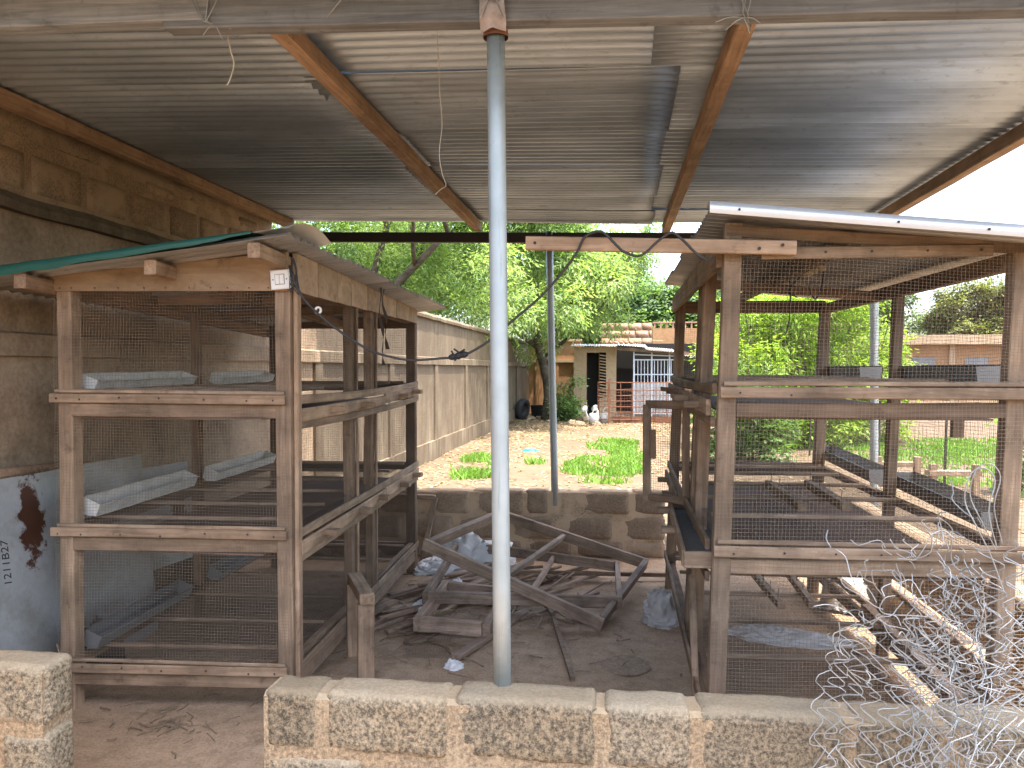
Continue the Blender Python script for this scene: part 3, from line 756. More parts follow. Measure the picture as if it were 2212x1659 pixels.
for k, z in enumerate(TR):
    bar('front_lath', RC(0, 0, z-.032, -.03, -.052), RC(1, 0, z-.030, .3, -.052), .016, .044, W_GREY, rc, jit=.003)
    bar('front_rail', RC(0, 0, z-.098, .034, -.012), RC(1, 0, z-.094, -.034, -.012), .034, .058, W_DARK if k == 0 else W_TAN, rc)
    bar('floor_edge', RC(0, 0, z+.004, -.02, -.048), RC(1, 0, z+.005, .1, -.048), .013, .018, W_GREY, rc, jit=.002)
    bar('right_rail', RC(1, 0, z-.012, .0, .03), RC(1, 1, z-.012), .035, .04, W_GREY, rc)
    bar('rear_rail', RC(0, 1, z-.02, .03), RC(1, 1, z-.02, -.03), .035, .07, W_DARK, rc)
    for t in (.06, .22, .38, .52, .66, .8, .93): npt.append(RC(0, 0, z-.033, -.03, -.061).lerp(RC(1, 0, z-.031, .1, -.061), t)+Vector((0, 0, rnd.uniform(-.007, .007))))
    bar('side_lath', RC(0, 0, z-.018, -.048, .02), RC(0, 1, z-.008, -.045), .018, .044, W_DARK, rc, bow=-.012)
    if k < 2:
        bar('side_lath', RC(0, 0, z-.150, -.046, .02), RC(0, 1, z-.125, -.045), .018, .040, W_DARK, rc, bow=-.008)
        o = Vector((-1, 0, 0))
        if k == 0:
            drawer(rc, RC(0, .02, z-.095, -.062), RC(0, .5, z-.085, -.062), .066, W_GREY, o, (.25, .70))
            drawer(rc, RC(0, .51, z-.080, -.062), RC(0, .98, z-.072, -.062), .066, W_DARK, o, (.25, .75))
        else:        # the middle drawer stands pulled out
            dx = -.14
            d = drawer(rc, RC(0, .012, z-.085, dx), RC(0, .52, z-.085, dx+.03), .066, W_GREY, o, (.42, .86))
            bar('drawer_side', RC(0, .008, z-.085, dx), RC(0, .008, z-.085, .0), .02, .068, W_GREY, d)
            bar('drawer_side', RC(0, .52, z-.085, dx+.03), RC(0, .52, z-.085, .0), .02, .066, W_DARK, d)
            box('drawer_floor', RC(0, .02, z-.118, dx+.02), RC(0, .515, z-.108, .05), flat('droppings', (.05, .04, .03), .95, 0, .6, 60), d)
            drawer(rc, RC(0, .54, z-.080, -.062), RC(0, .98, z-.072, -.062), .066, W_DARK, o, (.25, .75))
        box('droppings_tray', RC(0, .01, z-.135, .04), RC(1, .98, z-.128, -.0), BROWNTRAY, rc)
    else:
        bar('side_rail', RC(0, 0, z-.11, .0, .04), RC(0, 1, z-.10, 0), .05, .07, W_DARK, rc)
        bar('right_low_rail', RC(1, .02, z-.10), RC(1, .98, z-.10), .05, .06, W_PINK, rc)
    for q in (.20, .40, .60, .78, .93):
        bar('floor_slat', RC(0, q, z+.006, .02), RC(1, q, z+.006, -.02), .030, .020, W_GREY, rc, jit=.002)
    wire_panel('floor_mesh', RC(0, .01, z), RC(1, .01, z), RC(1, .99, z), RC(0, .99, z), WIRED, rc, pitch=.02, r=.0008, amp=.004, seg=.3, seed=k+30)
nails(npt, (0, -1, 0), rc)
for k, (z0, z1) in enumerate(((TR[0]-.04, 2.15), (TR[1]-.04, TR[0]-.05), (TR[2]-.04, TR[1]-.05))):
    e = .10 if k == 0 else 0
    wire_panel('front_mesh', RC(0, 0, z0, -.03, -.040), RC(1, 0, z0, .30, -.040), RC(1, 0, z1-e, .30, -.040), RC(0, 0, z1, -.03, -.040), WIRE, rc, seed=k+40, r=.00072, pitch=.0142, amp=.010)
    wire_panel('right_mesh', RC(1, 0, z0, .036), RC(1, 1, z0, .036), RC(1, 1, z1-e, .036), RC(1, 0, z1-e, .036), WIRED, rc, seed=k+49, seg=.14, r=.0006, pitch=.015)
    wire_panel('rear_mesh', RC(0, 1, z0, 0, .036), RC(1, 1, z0, 0, .036), RC(1, 1, z1-e, 0, .036), RC(0, 1, z1-e, 0, .036), WIRED, rc, seed=k+53, seg=.14, r=.0006, pitch=.015)
bar('side_batten', RC(0, .0, .02, -.05, .10), RC(0, .22, .62, -.05), .03, .05, W_TAN, rc)
zq = lambda x, y: 2.185-.108*(x-.36)+.008*(y-2.9)      # roof of the right cage falls to the right
bar('top_lath', RC(0, 0, 2.045, .10, -.052), RC(1, 0, 2.048, -.12, -.052), .016, .046, W_GREY, rc)
nails([RC(0, 0, 2.045, .1, -.062).lerp(RC(1, 0, 2.048, -.12, -.062), t) for t in (.28, .48, .72, .95)], (0, -1, 0), rc, .005)
bar('top_rail', RC(0, 0, 2.140, -.03, -.02), RC(1, 0, 2.035, .28, -.02), .03, .045, W_TAN, rc)
bar('top_rail', RC(0, 1, 2.04, 0), RC(1, 1, 2.035), .035, .085, W_DARK, rc)
bar('top_rail', RC(0, 0, 2.055, -.05, .0), RC(0, 1, 2.06, -.05), .025, .11, W_DARK, rc)
bar('top_rail', RC(1, 0, 2.010, -.02, .03), RC(1, 1, 2.015, -.02), .05, .065, W_DARK, rc)
bar('ridge_purlin', RC(.42, -.01, 2.095), RC(.42, 1, 2.105), .05, .055, W_DARK, rc)
bar('cross_brace', RC(0, .55, 2.09), RC(1, .55, 2.00), .035, .05, W_TAN, rc)
for i, (ya, yb) in enumerate(((2.93, 3.66), (3.63, 4.36), (4.33, 5.06), (5.03, 5.80))):
    corrugated('roof_sheet', .335-.01*(i % 2), 1.70, ya, yb, (lambda i: lambda x, y: zq(x, y)+.004*(i % 2)+.012)(i), CROOF, rc, nx=5)
sv = []
for i in range(25):
    t = i/24; x = .325+1.40*t
    z = zq(x, 2.9)+.030; dp = .043
    for (y, dz) in ((3.05, .004), (2.935, .006), (2.905, 0), (2.900, -dp*.6), (2.908, -dp)): sv.append((x, y, z+dz))
mk('roof_flashing', sv, [(i*5+k, (i+1)*5+k, (i+1)*5+k+1, i*5+k+1) for i in range(24) for k in range(4)], SHINY, rc, smooth=True)
nails([(.43, 2.898, zq(.43, 2.9)+.005), (.98, 2.898, zq(.98, 2.9)+.004), (1.28, 2.898, zq(1.28, 2.9)+.003)], (0, -1, 0), rc, .005)
# side door of the middle tier, swung open
hd = RC(0, .435, 1.13, -.05)
dn = bpy.data.objects.new('side_door', None); put(dn, rc, T(hd))
ang = R(107); ex = Vector((-math.cos(R(73))*.55-.30, .55, 0)); ex = Vector((-.205, .13, 0))
d0 = hd+Vector((0, 0, -.27)); d1 = d0+ex; up_ = Vector((0, 0, .54))
bar('door_stile', d0, d0+up_, .04, .035, W_DARK, dn, up=(0, 1, 0)); bar('door_stile', d1, d1+up_, .045, .035, W_GREY, dn, up=(0, 1, 0))
bar('door_rail', d0+Vector((0, 0, .02)), d1+Vector((0, 0, .02)), .03, .04, W_DARK, dn); bar('door_rail', d0+up_, d1+up_, .03, .045, W_DARK, dn)
bar('door_latch', d1+Vector((.03, -.03, .24)), d1+Vector((.03, -.03, .40)), .035, .02, W_TAN, dn, up=(0, 1, 0))
wire_panel('door_mesh', d0+Vector((0, .02, 0)), d1+Vector((0, .02, 0)), d1+up_+Vector((0, .02, 0)), d0+up_+Vector((0, .02, 0)), WIRE, dn, seed=70)
# feeders on its right side
for k, (z, segs) in enumerate(((1.545, ((3.52, 4.50), (4.98, 5.95))), (.93, ((3.46, 4.50), (4.80, 5.98))))):
    for i, (ya, yb) in enumerate(segs):
        pos = ('top', 'middle')[k]
        trough('metal feeding trough, backlight shade painted in, outside the right cage, %s tier, %s end' % (pos, ('front', 'rear')[i]), (1.575-.03*(ya-3.4), ya, z-.01), (1.575-.03*(yb-3.4), yb, z+(.02 if k else -.01)), 'feeding troughs of the right cage', 1, TROUGHSHADE, hgt=.085, wid=.13, tilt=.1)
bar('hook_block', (1.52, 4.55, 1.30), (1.52, 4.55, 1.395), .045, .03, W_TAN, rc, up=(0, 1, 0))
bar('hook_block', (1.53, 3.75, 1.285), (1.53, 3.75, 1.395), .055, .03, W_TAN, rc, up=(0, 1, 0))
# loose nailed battens lying on its floors
for i, (x0, x1, ya, yb, z, wh) in enumerate(((.864, .844, 3.79, 4.54, TR[1]+.02, 'left batten with upright nails on the middle floor of the right cage'), (1.071, 1.076, 3.82, 4.62, TR[1]+.02, 'right batten with upright nails on the middle floor of the right cage'),
        (.892, .854, 4.40, 5.03, TR[2]+.02, 'left batten lying on the bottom floor of the right cage'), (1.064, 1.074, 4.42, 5.06, TR[2]+.02, 'right batten lying on the bottom floor of the right cage'))):
    t = thing('batten', (x0, (ya+yb)/2, z-.02), wh, 'batten', 'loose battens in the right cage')
    bar('wood_strip', (x0, ya, z), (x1, yb, z), .042, .042, W_TAN, t)
    a = Acc()
    for q in (.12, .4, .66, .92): a.tube([(x0+(x1-x0)*q, ya+(yb-ya)*q, z), (x0+(x1-x0)*q+.004, ya+(yb-ya)*q, z+.07)], .0018, 5)
    a.mk('nails', DARKSTEEL, t, kind='stuff')
bar('plank', (1.495, 3.24, .40), (1.50, 4.72, .39), .075, .03, W_PINK, None, jit=.006, seg=12, label='pale plank lying along the right edge of the bottom tier in the sun', cat='plank')
bar('plank', (1.305, 3.16, .325), (1.31, 4.30, .32), .05, .028, W_TAN, None, jit=.004, label='narrower brown plank lying beside the sunlit plank in the right cage', cat='plank')

# ================================================================== fittings on the cages
# light switch on the left cage's front corner
sw = thing('light_switch', (-1.523, 3.292, 1.955), 'white square double light switch on the corner of the left cage', 'switch')
mw = T(-1.523, 3.281, 2.002) @ Matrix.Rotation(R(5), 4, 'Z') @ Matrix.Rotation(R(-4), 4, 'Y')
def rbox(name, sx, sy, sz, b, mat, parent, mw):
    v = []
    for (y, s) in ((sy/2, 1.), (-sy/2+b, 1.), (-sy/2, 1-b*2/min(sx, sz))):
        v += [(-sx/2*s, y, -sz/2*s), (sx/2*s, y, -sz/2*s), (sx/2*s, y, sz/2*s), (-sx/2*s, y, sz/2*s)]
    f = [(0, 1, 2, 3), (11, 10, 9, 8)]+[(l*4+k, l*4+4+k, l*4+4+(k+1) % 4, l*4+(k+1) % 4) for l in range(2) for k in range(4)]
    return mk(name, v, [tuple(q) for q in f], mat, parent, mw)
rbox('face_plate', .088, .016, .088, .004, WHITEP, sw, mw)
rbox('rocker_gap_shade', .045, .0035, .048, .001, flat('switch_shadow', (.30, .28, .25), .6), sw, mw @ T(0, -.0085, 0))  # grey plate added to paint the shadow gap round the rockers
for s in (-1, 1):
    rbox('rocker', .0185, .007, .042, .001, WHITEP, sw, mw @ T(s*.0102, -.0105, 0))
    rbox('screw', .005, .004, .005, .001, NAILS, sw, mw @ T(s*.031, -.0085, 0))
a = Acc()
for k in range(7):
    y0 = rnd.uniform(0, .03)
    a.tube(catmull([(-1.47, 3.275+y0, 2.10), (-1.465+rnd.uniform(-.01, .02), 3.27+y0, 2.04), (-1.455+rnd.uniform(-.015, .02), 3.265+y0, 1.985), (-1.46+rnd.uniform(-.02, .03), 3.26+y0, 1.95+rnd.uniform(-.02, .02)), (-1.45+rnd.uniform(-.02, .02), 3.262, 2.0+rnd.uniform(-.02, .03))], 4), rnd.choice((.0022, .003, .0018)), 6)
a.mk('wire_bundle', CABLE, None, label='tangle of thin wires beside the light switch', cat='wires')
# supply cable from the left cage to the plank of the right cage
cb = thing('power_cable', (-.8, 3.1, 1.6), 'dark sagging power cable strung from the left cage to the plank', 'cable')
tubeobj('cable', [(-1.47, 3.262, 2.06), (-1.45, 3.23, 2.02), (-1.429, 3.2, 1.999), (-1.363, 3.184, 1.895), (-1.23, 3.168, 1.782), (-1.08, 3.152, 1.687), (-.972, 3.137, 1.651), (-.867, 3.121, 1.635), (-.744, 3.105, 1.642), (-.642, 3.089, 1.653), (-.527, 3.073, 1.715), (-.426, 3.058, 1.798), (-.33, 3.042, 1.874), (-.246, 3.026, 1.959), (-.172, 3.005, 2.05), (-.136, 2.985, 2.112), (-.073, 2.98, 2.128), (-.019, 2.978, 2.077), (.016, 2.98, 2.047), (.078, 2.985, 2.034), (.139, 2.978, 2.085), (.191, 2.975, 2.117), (.234, 2.974, 2.087), (.277, 2.974, 2.042), (.32, 2.99, 2.015), (.36, 3.03, 2.02)], .0052, CABLE, cb, n=4)
a = Acc()
a.tube(catmull([(-.70, 3.09, 1.645), (-.66, 3.085, 1.652), (-.62, 3.08, 1.66)], 3), [.009, .014, .011, .016, .012, .015, .008], 7)
for k in range(7): a.tube(catmull([(-.66+rnd.uniform(-.03, .03), 3.085, 1.652), (-.66+rnd.uniform(-.045, .045), 3.075, 1.652+rnd.uniform(-.03, .03))], 3), .004, 5)
a.mk('tape_joint', BLACK, cb)
bar('plank', (-.372, 3.024, 2.098), (.656, 3.030, 2.057), .034, .053, W_PINK, None, jit=.003, label='pinkish plank nailed across the front post of the right cage near its top', cat='plank')
a = Acc(); [a.tube([(x, 3.008, z), (x, 3.003, z)], .0065, 7) for (x, z) in ((-.335, 2.095), (.52, 2.055), (.605, 2.066))]; a.mk('nail_heads', NAILS, bpy.data.objects['plank.002'], kind='stuff')
# lamp holder under the right cage roof, wires and hooks
lh = thing('lamp_holder', (.97, 4.4, 2.0), 'old bulb holder with trailing wires under the right cage roof', 'lamp')
lathe('socket', [(.0, 0), (.022, 0), (.024, .05), (.020, .055), (.026, .06), (.026, .075), (.018, .08), (.027, .085), (.030, .12), (.0, .125)], flat('old_socket', (.42, .33, .21), .6), lh, T(.93, 4.15, 2.085) @ Matrix.Rotation(R(65), 4, 'Y'), 16)
tubeobj('lead', [(.93, 4.15, 2.08), (.88, 4.14, 2.03), (.86, 4.12, 1.99), (.90, 4.12, 1.97)], .005, CABLE, lh)
tubeobj('lead', [(1.04, 4.15, 2.10), (1.03, 4.15, 2.02), (1.0, 4.14, 1.96), (.975, 4.14, 1.99), (.96, 4.13, 2.03)], .004, CABLE, lh)
tubeobj('lead', [(.86, 4.1, 2.06), (.865, 4.1, 1.95), (.86, 4.1, 1.85), (.845, 4.1, 1.78)], .0035, CABLE, lh)
lb = thing('lamp_holder', (-2.1, 4.0, 1.95), 'small wooden bulb holder under the left cage roof', 'lamp')
lathe('socket', [(.0, 0), (.02, 0), (.022, .03), (.034, .04), (.036, .055), (0, .056)], W_RED, lb, T(-2.11, 4.0, 1.975), 14)
tubeobj('hook_wire', [(-1.93, 3.9, 1.97), (-1.88, 3.9, 1.90), (-1.85, 3.9, 1.82), (-1.83, 3.9, 1.78), (-1.815, 3.9, 1.79)], .003, CABLE, sides=6, label='bent wire hook hanging inside the top of the left cage', cat='hook')
lathe('ring', [(.009, 0), (.018, 0), (.019, .008), (.009, .009), (.009, 0)], WHITEP, None, T(-1.40, 3.42, 1.872) @ Matrix.Rotation(R(90), 4, 'X'), 20, label='small white plastic ring hung on the side mesh of the left cage', cat='ring')
# strips of cloth hanging from the side fascia
for i, (y, zz) in enumerate(((4.55, 1.62), (4.62, 1.72))):
    v = []
    for k in range(13):
        t = k/12; z = 2.14-(2.14-zz)*t; s = .012*(1-t*.7)*(1+.4*math.sin(k*2.1+i))
        v += [(-1.475+.03*t+.01*math.sin(k*.9+i), y-s, z), (-1.470+.03*t+.012*math.sin(k*1.1+i), y+s, z)]
    mk('cloth_strip', v, [(2*k, 2*k+1, 2*k+3, 2*k+2) for k in range(12)], flat('rag', (.06, .045, .035), .9), None, smooth=True, label=('longer', 'shorter')[i]+' dark rag strip hanging from the left cage side fascia', cat='rag')

# ================================================================== THINGS ON THE SHED FLOOR
def plank_frame(label, corners, wd, ht, mat, extra=(), up=(0, 0, 1)):
    c = [Vector(p) for p in corners]; m = sum(c, Vector())/4
    nr = (c[1]-c[0]).cross(c[3]-c[0]).normalized()
    if nr.z < 0: nr = -nr
    t = thing('dismantled_rack', (m.x, m.y, min(p.z for p in c)-ht/2), label, 'frame', 'knocked-down wooden frames on the floor')
    for i in range(4):
        a, b = c[i], c[(i+1) % 4]; d = (b-a).normalized()*wd*.5
        bar('frame_side', a-(d if i % 2 else -d), b+(d if i % 2 else -d), wd, ht, mat, t, up=nr, jit=.003)
    for p, q in extra: bar('frame_brace', p, q, wd*.8, ht*.6, mat, t, up=nr, jit=.003)
    return t
A = [(-1.27, 4.93, .425), (-.95, 6.05, .425), (.184, 5.72, .155), (-.115, 4.63, .055)]
lp = lambda p, q, t: Vector(p).lerp(Vector(q), t)
plank_frame('largest wooden frame propped slantwise on top of the heap behind the central post', A, .04, .075, W_FLOOR, [(lp(A[1], A[2], .46), lp(A[0], A[3], .46))])
Cc = [(-1.30, 6.06, .17), (-.02, 5.70, .13), (.0, 4.92, .10), (-1.235, 4.75, .13)]
plank_frame('long wooden frame lying under the slanted frame, sides running left to right', Cc, .035, .075, W_FLOOR, [(lp(Cc[0], Cc[1], .62), lp(Cc[3], Cc[2], .52))])
plank_frame('small wooden frame nearest the camera in the heap, lying flat left of the post', [(-1.195, 4.41, .075), (-.77, 4.37, .075), (-.76, 5.08, .08), (-1.20, 5.17, .08)], .045, .085, W_FLOOR)
t = thing('dismantled_rack', (-1.63, 6.1, 0), 'narrow wooden frame leaning against the back wall beside the left cage', 'frame', 'knocked-down wooden frames on the floor')
bar('frame_side', (-1.60, 6.02, 0), (-1.53, 6.22, .52), .03, .04, W_FLOOR, t, up=(1, 0, 0)); bar('frame_side', (-1.53, 6.22, .52), (-2.0, 6.20, .53), .03, .04, W_FLOOR, t); bar('frame_side', (-2.05, 6.02, 0), (-2.0, 6.2, .52), .03, .04, W_FLOOR, t, up=(1, 0, 0))
# trestle: inverted U of planed timber by the left cage
t = thing('trestle', (-1.40, 3.88, 0), 'short upside-down U of brown timber standing beside the left cage', 'trestle')
bar('trestle_top', (-1.475, 4.10, .43), (-1.265, 3.70, .43), .075, .055, W_TAN, t, jit=.002)
bar('trestle_leg', (-1.46, 4.06, 0), (-1.46, 4.06, .402), .085, .04, W_TAN, t, up=(.46, -.88, 0), jit=.002); bar('trestle_leg', (-1.285, 3.735, 0), (-1.285, 3.735, .402), .085, .045, W_TAN, t, up=(.46, -.88, 0), jit=.002)
# broken laths of the heap
LATHS = [((-1.33, 5.08, .03), (-1.52, 4.45, .02)), ((-1.50, 4.60, .02), (-1.02, 5.10, .05)), ((-1.62, 4.95, .02), (-.98, 5.72, .07)), ((-.88, 4.03, .02), (-.60, 4.95, .03)), ((-1.58, 4.78, .03), (-1.1, 4.98, .06)),
         ((-1.40, 4.42, .02), (-1.15, 4.75, .04)), ((-.72, 5.40, .03), (-.22, 6.05, .04)), ((-.55, 5.25, .04), (-.10, 5.85, .05)), ((-1.10, 5.2, .05), (-.70, 6.0, .06)), ((-1.45, 5.35, .03), (-.85, 5.55, .07)),
         ((-1.35, 4.33, .015), (-.95, 4.62, .02)), ((-.62, 4.75, .02), (-.15, 5.30, .05)), ((-1.6, 5.15, .02), (-1.0, 5.95, .05)), ((-1.22, 4.25, .015), (-1.05, 4.55, .02)), ((-1.15, 4.7, .03), (-.95, 5.25, .05)),
         ((-.95, 5.7, .05), (-.35, 5.62, .06)), ((-1.7, 4.85, .015), (-1.2, 4.9, .03)), ((-1.3, 5.55, .04), (-.6, 5.9, .06)), ((-1.05, 5.0, .05), (-.45, 5.9, .07)), ((-1.55, 4.35, .012), (-1.35, 4.62, .02))]
for i, (p, q) in enumerate(LATHS):
    wd_ = rnd.choice((.03, .045, .06, .022)); 
    bar('broken_lath', p, q, wd_, rnd.choice((.018, .022, .028)), (W_FLOOR, W_GREY, W_DARK, W_FLOOR)[i % 4], None, jit=.006, label='broken wooden lath in the heap under the knocked-down frames', cat='lath', group='broken laths heaped on the floor')
bar('batten', (-.90, 5.64, .075), (.40, 5.82, .05), .022, .03, W_DARK, None, jit=.004, label='long dark batten lying across the floor to the foot of the right cage', cat='batten')
v, f = tube(catmull([(-.52, 5.06, .05), (-.43, 4.85, .03), (-.37, 4.55, .025), (-.30, 4.2, .02), (-.235, 3.86, .02)], 5), .017, 4); mk('curved_lath', v, f, W_GREY, label='curved grey wooden strip running along the floor towards the wall', cat='lath')
bar('plank', (-1.50, 4.9, .05), (-1.93, 3.55, .05), .10, .03, W_GREY, None, label='grey board on the floor along the foot of the left cage', cat='plank')
for i in range(26):
    an = rnd.uniform(.5, 1.5) if i % 3 else rnd.uniform(-.6, .4); L = rnd.uniform(.18, .5)
    p = Vector((rnd.uniform(-1.55, -.35), rnd.uniform(4.35, 5.7), rnd.uniform(.012, .07))); q = p+Vector((math.cos(an)*L, math.sin(an)*L, rnd.uniform(-.01, .05)))
    bar('wood_splinter', p, q, rnd.uniform(.008, .02), rnd.uniform(.006, .014), (W_GREY, W_FLOOR, W_DARK)[i % 3], None, jit=.006, label='thin wood splinter in the heap under the knocked-down frames', cat='splinter', group='thin splinters in the heap on the floor')
wn_ = wire_panel('wire_netting', (-1.18, 4.02, .02), (-.92, 4.0, .035), (-.95, 4.55, .05), (-1.30, 4.5, .03), WIRED, None, pitch=.016, r=.0008, amp=.02, seed=77); wn_['label'] = 'loose piece of fine wire netting on the floor beside the trestle'; wn_['category'] = 'netting'; wn_['kind'] = 'thing'
lathe('drain_patch', [(.0, .0), (.06, .004), (.10, .002), (.122, .007), (.13, .0)], flat('dark_muck', (.255, .176, .11), .95, 0, .4, 40), None, T(.035, 4.13, .0) @ Matrix.Diagonal((1, 1.05, 1, 1)), 30, label='round dark patch of muck in the floor before the right cage', cat='patch')
# chips, twigs, straw
a = Acc()
for i in range(420):
    x, y = rnd.gauss(-1.0, .38), rnd.gauss(4.9, .5)
    if i % 4 == 0: x, y = rnd.uniform(-2.4, .35), rnd.uniform(2.6, 6.2)
    if i % 9 == 4: x, y = rnd.gauss(-2.0, .16), rnd.gauss(3.15, .06)
    x = max(-2.5, min(.4, x)); an = rnd.random()*6.3; L = rnd.uniform(.02, .12)*(1.6 if i % 9 == 0 else 1)
    z = .012+rnd.random()*.02*(abs(x+1) < .5)
    d = Vector((math.cos(an), math.sin(an), rnd.uniform(-.08, .15)))*L
    p = Vector((x, y, z)); m = p+d*.5+Vector((rnd.uniform(-.01, .01), rnd.uniform(-.01, .01), 0))
    a.tube([p, m, p+d], rnd.uniform(.0012, .004), 4)
a.mk('wood_chips', flat('chips', (.20, .14, .085), .9, 0, .4, 40), kind='stuff', label='scattered chips, twigs and straw on the shed floor', cat='debris')
for (pts, lab) in (([(-1.14, 4.30, .01), (-1.0, 4.22, .02), (-.92, 4.12, .012), (-.80, 4.02, .03), (-.72, 3.98, .012)], 'thin crooked twig on the floor in front of the heap'), ([(-.98, 4.25, .01), (-.92, 4.08, .06), (-.88, 4.0, .02), (-.86, 3.93, .01)], 'curling dry stalk beside the white crumpled paper'), ([(-2.53, 3.12, .35), (-2.45, 3.05, .28), (-2.41, 3.0, .14), (-2.42, 2.98, .01)], 'dry stalk leaning on the front left leg of the left cage')):
    tubeobj('twig', pts, .004, W_GREY, sides=6, label=lab, cat='twig')
# sacks and scraps
crumple('plastic_sack', (-1.17, 6.06, .0), (.34, .20, .30), SACK, 2, .2, label='white woven plastic sack crumpled behind the heap of frames', cat='sack')
crumple('plastic_sack', (-1.44, 5.86, .0), (.24, .17, .10), SACK, 5, .5, label='flat end of white plastic sack spilling left of the heap', cat='sack')
crumple('plastic_sack', (.27, 4.86, .0), (.155, .13, .20), SACKG, 8, .3, sharp=1.15, label='dusty grey sack slumped by the foot of the right cage', cat='sack')
crumple('paper_scrap', (-.875, 3.96, .005), (.055, .05, .045), SACK, 12, 0, n=14, label='small white crumpled paper on the floor before the heap', cat='paper')
crumple('paper_scrap', (-1.29, 4.83, .03), (.06, .045, .05), SACK, 15, 0, n=12, label='white wad of paper among the laths left of the heap', cat='paper')
crumple('paper_scrap', (-1.13, 5.22, .08), (.05, .07, .05), SACK, 18, 0, n=12, label='scrap of clear plastic between the frames of the heap', cat='plastic')
crumple('plastic_sack', (.83, 3.42, .0), (.42, .20, .10), flat('dark_sack', (.10, .085, .11), .5, 0, .3, 6), 21, 0, label='dark purplish sack on the ground beneath the right cage', cat='sack')
crumple('plastic_sack', (.80, 3.88, .27), (.30, .12, .05), SACKG, 24, -.2, label='torn grey sack lying on the bottom floor of the right cage', cat='sack')
crumple('plastic_sack', (1.46, 5.3, .02), (.16, .15, .26), SACK, 31, 0, label='white bag in the sun behind the right cage', cat='sack')
crumple('black_bag', (-2.70, 3.62, .0), (.10, .16, .30), BLACK, 27, 0, label='black plastic bag behind the front left leg of the left cage', cat='bag')
# old sheet of metal against the wall, rust patch and pencilled number
k = NM('old_blue_sheet'); v_ = k.vec((1, 1, 1), False)
n1 = k.noise(v_, 3.2, 6, .7); n2 = k.noise(v_, 22, 5, .7)
base = k.mix(n2, (.27, .268, .255), (.43, .42, .395)); base = k.mix(k.ramp(n1, [(.5, 0.), (.72, .7)]), base, (.16, .15, .10))
mpx = k.n('ShaderNodeMapping', {'Vector': v_, 'Location': (0, -.75, -.85), 'Scale': (0, 8.0, 2.6)}).outputs[0]
ds = k.n('ShaderNodeVectorMath', {0: mpx}, operation='LENGTH').outputs['Value']
dn_ = k.n('ShaderNodeMath', {0: ds, 1: k.n('ShaderNodeMath', {0: k.noise(v_, 11, 5, .7), 1: 1.5}, operation='MULTIPLY')}, operation='ADD').outputs[0]
base = k.mix(k.ramp(dn_, [(1.22, 1.), (1.34, 0.)]) if False else k.n('ShaderNodeMapRange', {0: dn_, 1: 1.34, 2: 1.22, 3: 0., 4: 1.}).outputs[0], base, (.075, .028, .014))
k.P(Base_Color=base, Roughness=.5, Metallic=.25); k.bump(n2, .2, .004)
ms = thing('metal_sheet', (-2.86, 3.2, 0), 'old bluish metal sheet with rust patch and scrawled number leaning on the left wall', 'metal sheet')
v = []
for i in range(25):
    for j in range(15):
        yy = -.60+1.6*i/24; zz = -.55+1.09*j/14
        bmp = .010*math.sin(yy*9)+.012*noise.noise(Vector((yy*3, zz*2, 0)))
        v.append((bmp-.10*(zz+.55), yy, zz))
f = [(i*15+j, (i+1)*15+j, (i+1)*15+j+1, i*15+j+1) for i in range(24) for j in range(14)]
mw = T(-2.80, 3.30, .535)
mk('sheet', v, f, k.m, ms, mw, smooth=True)
fc = bpy.data.curves.new('sheet_number', 'FONT'); fc.body = '1211B27'; fc.size = .06; fc.align_x = 'CENTER'; fc.extrude = .0004; fc.shear = .15
tmp = bpy.data.objects.new('sheet_number', fc); col.objects.link(tmp)
bpy.context.view_layer.update()
me = bpy.data.meshes.new_from_object(tmp); bpy.data.objects.remove(tmp); me.materials.clear(); me.materials.append(BLACK)
no = bpy.data.objects.new('number_lettering', me)
put(no, ms, T(-2.803, 3.165, .70) @ Matrix.Rotation(R(-6), 4, 'Y') @ Matrix(((0, 0, 1, 0), (0, -1, 0, 0), (1, 0, 0, 0), (0, 0, 0, 1))) @ Matrix.Rotation(0, 4, 'X'))
v, f = tube([(-2.955, 1.8, 1.10), (-2.955, 3.2, 1.095), (-2.96, 3.9, 1.06)], .03, 10); mk('rail_pole', v, f, W_RED, None, smooth=True, label='brown pole lying along the wall above the old metal sheet', cat='pole')
v = [(-2.87, 4.3, .35), (-2.80, 4.75, .35), (-2.87, 4.75, .98), (-2.93, 4.3, .98)]
mk('metal_sheet', v+[(x-.004, y, z) for x, y, z in v], [(0, 1, 2, 3), (7, 6, 5, 4), (0, 4, 5, 1), (1, 5, 6, 2), (2, 6, 7, 3), (3, 7, 4, 0)], k.m, None, label='second bluish metal sheet seen through the mesh behind the left cage', cat='metal sheet')

# ================================================================== CRUMPLED CHAIN-LINK FENCE
cl = thing('chain_link_fence', (.9, 2.15, .2), 'torn crumpled chain-link fence hanging over the front wall at the right', 'fence')
def chain(nw, nk, S, r, seed, trim=lambda i, k: True):
    """nw zigzag wires of nk knuckles mapped by S(s,t) to space"""
    a = Acc(); rs = random.Random(seed); sc = r
    for i in range(nw):
        pts = []
        for kk in range(nk):
            if not trim(i, kk):
                if len(pts) > 4: a.tube(pts, r, 4)
                pts = []; continue
            for (dt, am, dn) in ((-.3, .30, .2), (-.12, .49, .7), (.12, .49, .7), (.3, .30, .2)):
                s = i+(am if kk % 2 else -am); t = kk*.5+dt*.5
                p, n = S(s, t); pts.append(p+n*(sc*1.6*dn*(1 if kk % 2 else -1)))
        if len(pts) > 4: a.tube(pts, r, 4)
    return a
PT = .062
NZ = lambda s, t, k, f=.35: noise.noise(Vector((s*f, t*f, k)))
def lean(z): return .10*smooth(.50, .68, z)-.02        # netting lies against the wall face, then over its top
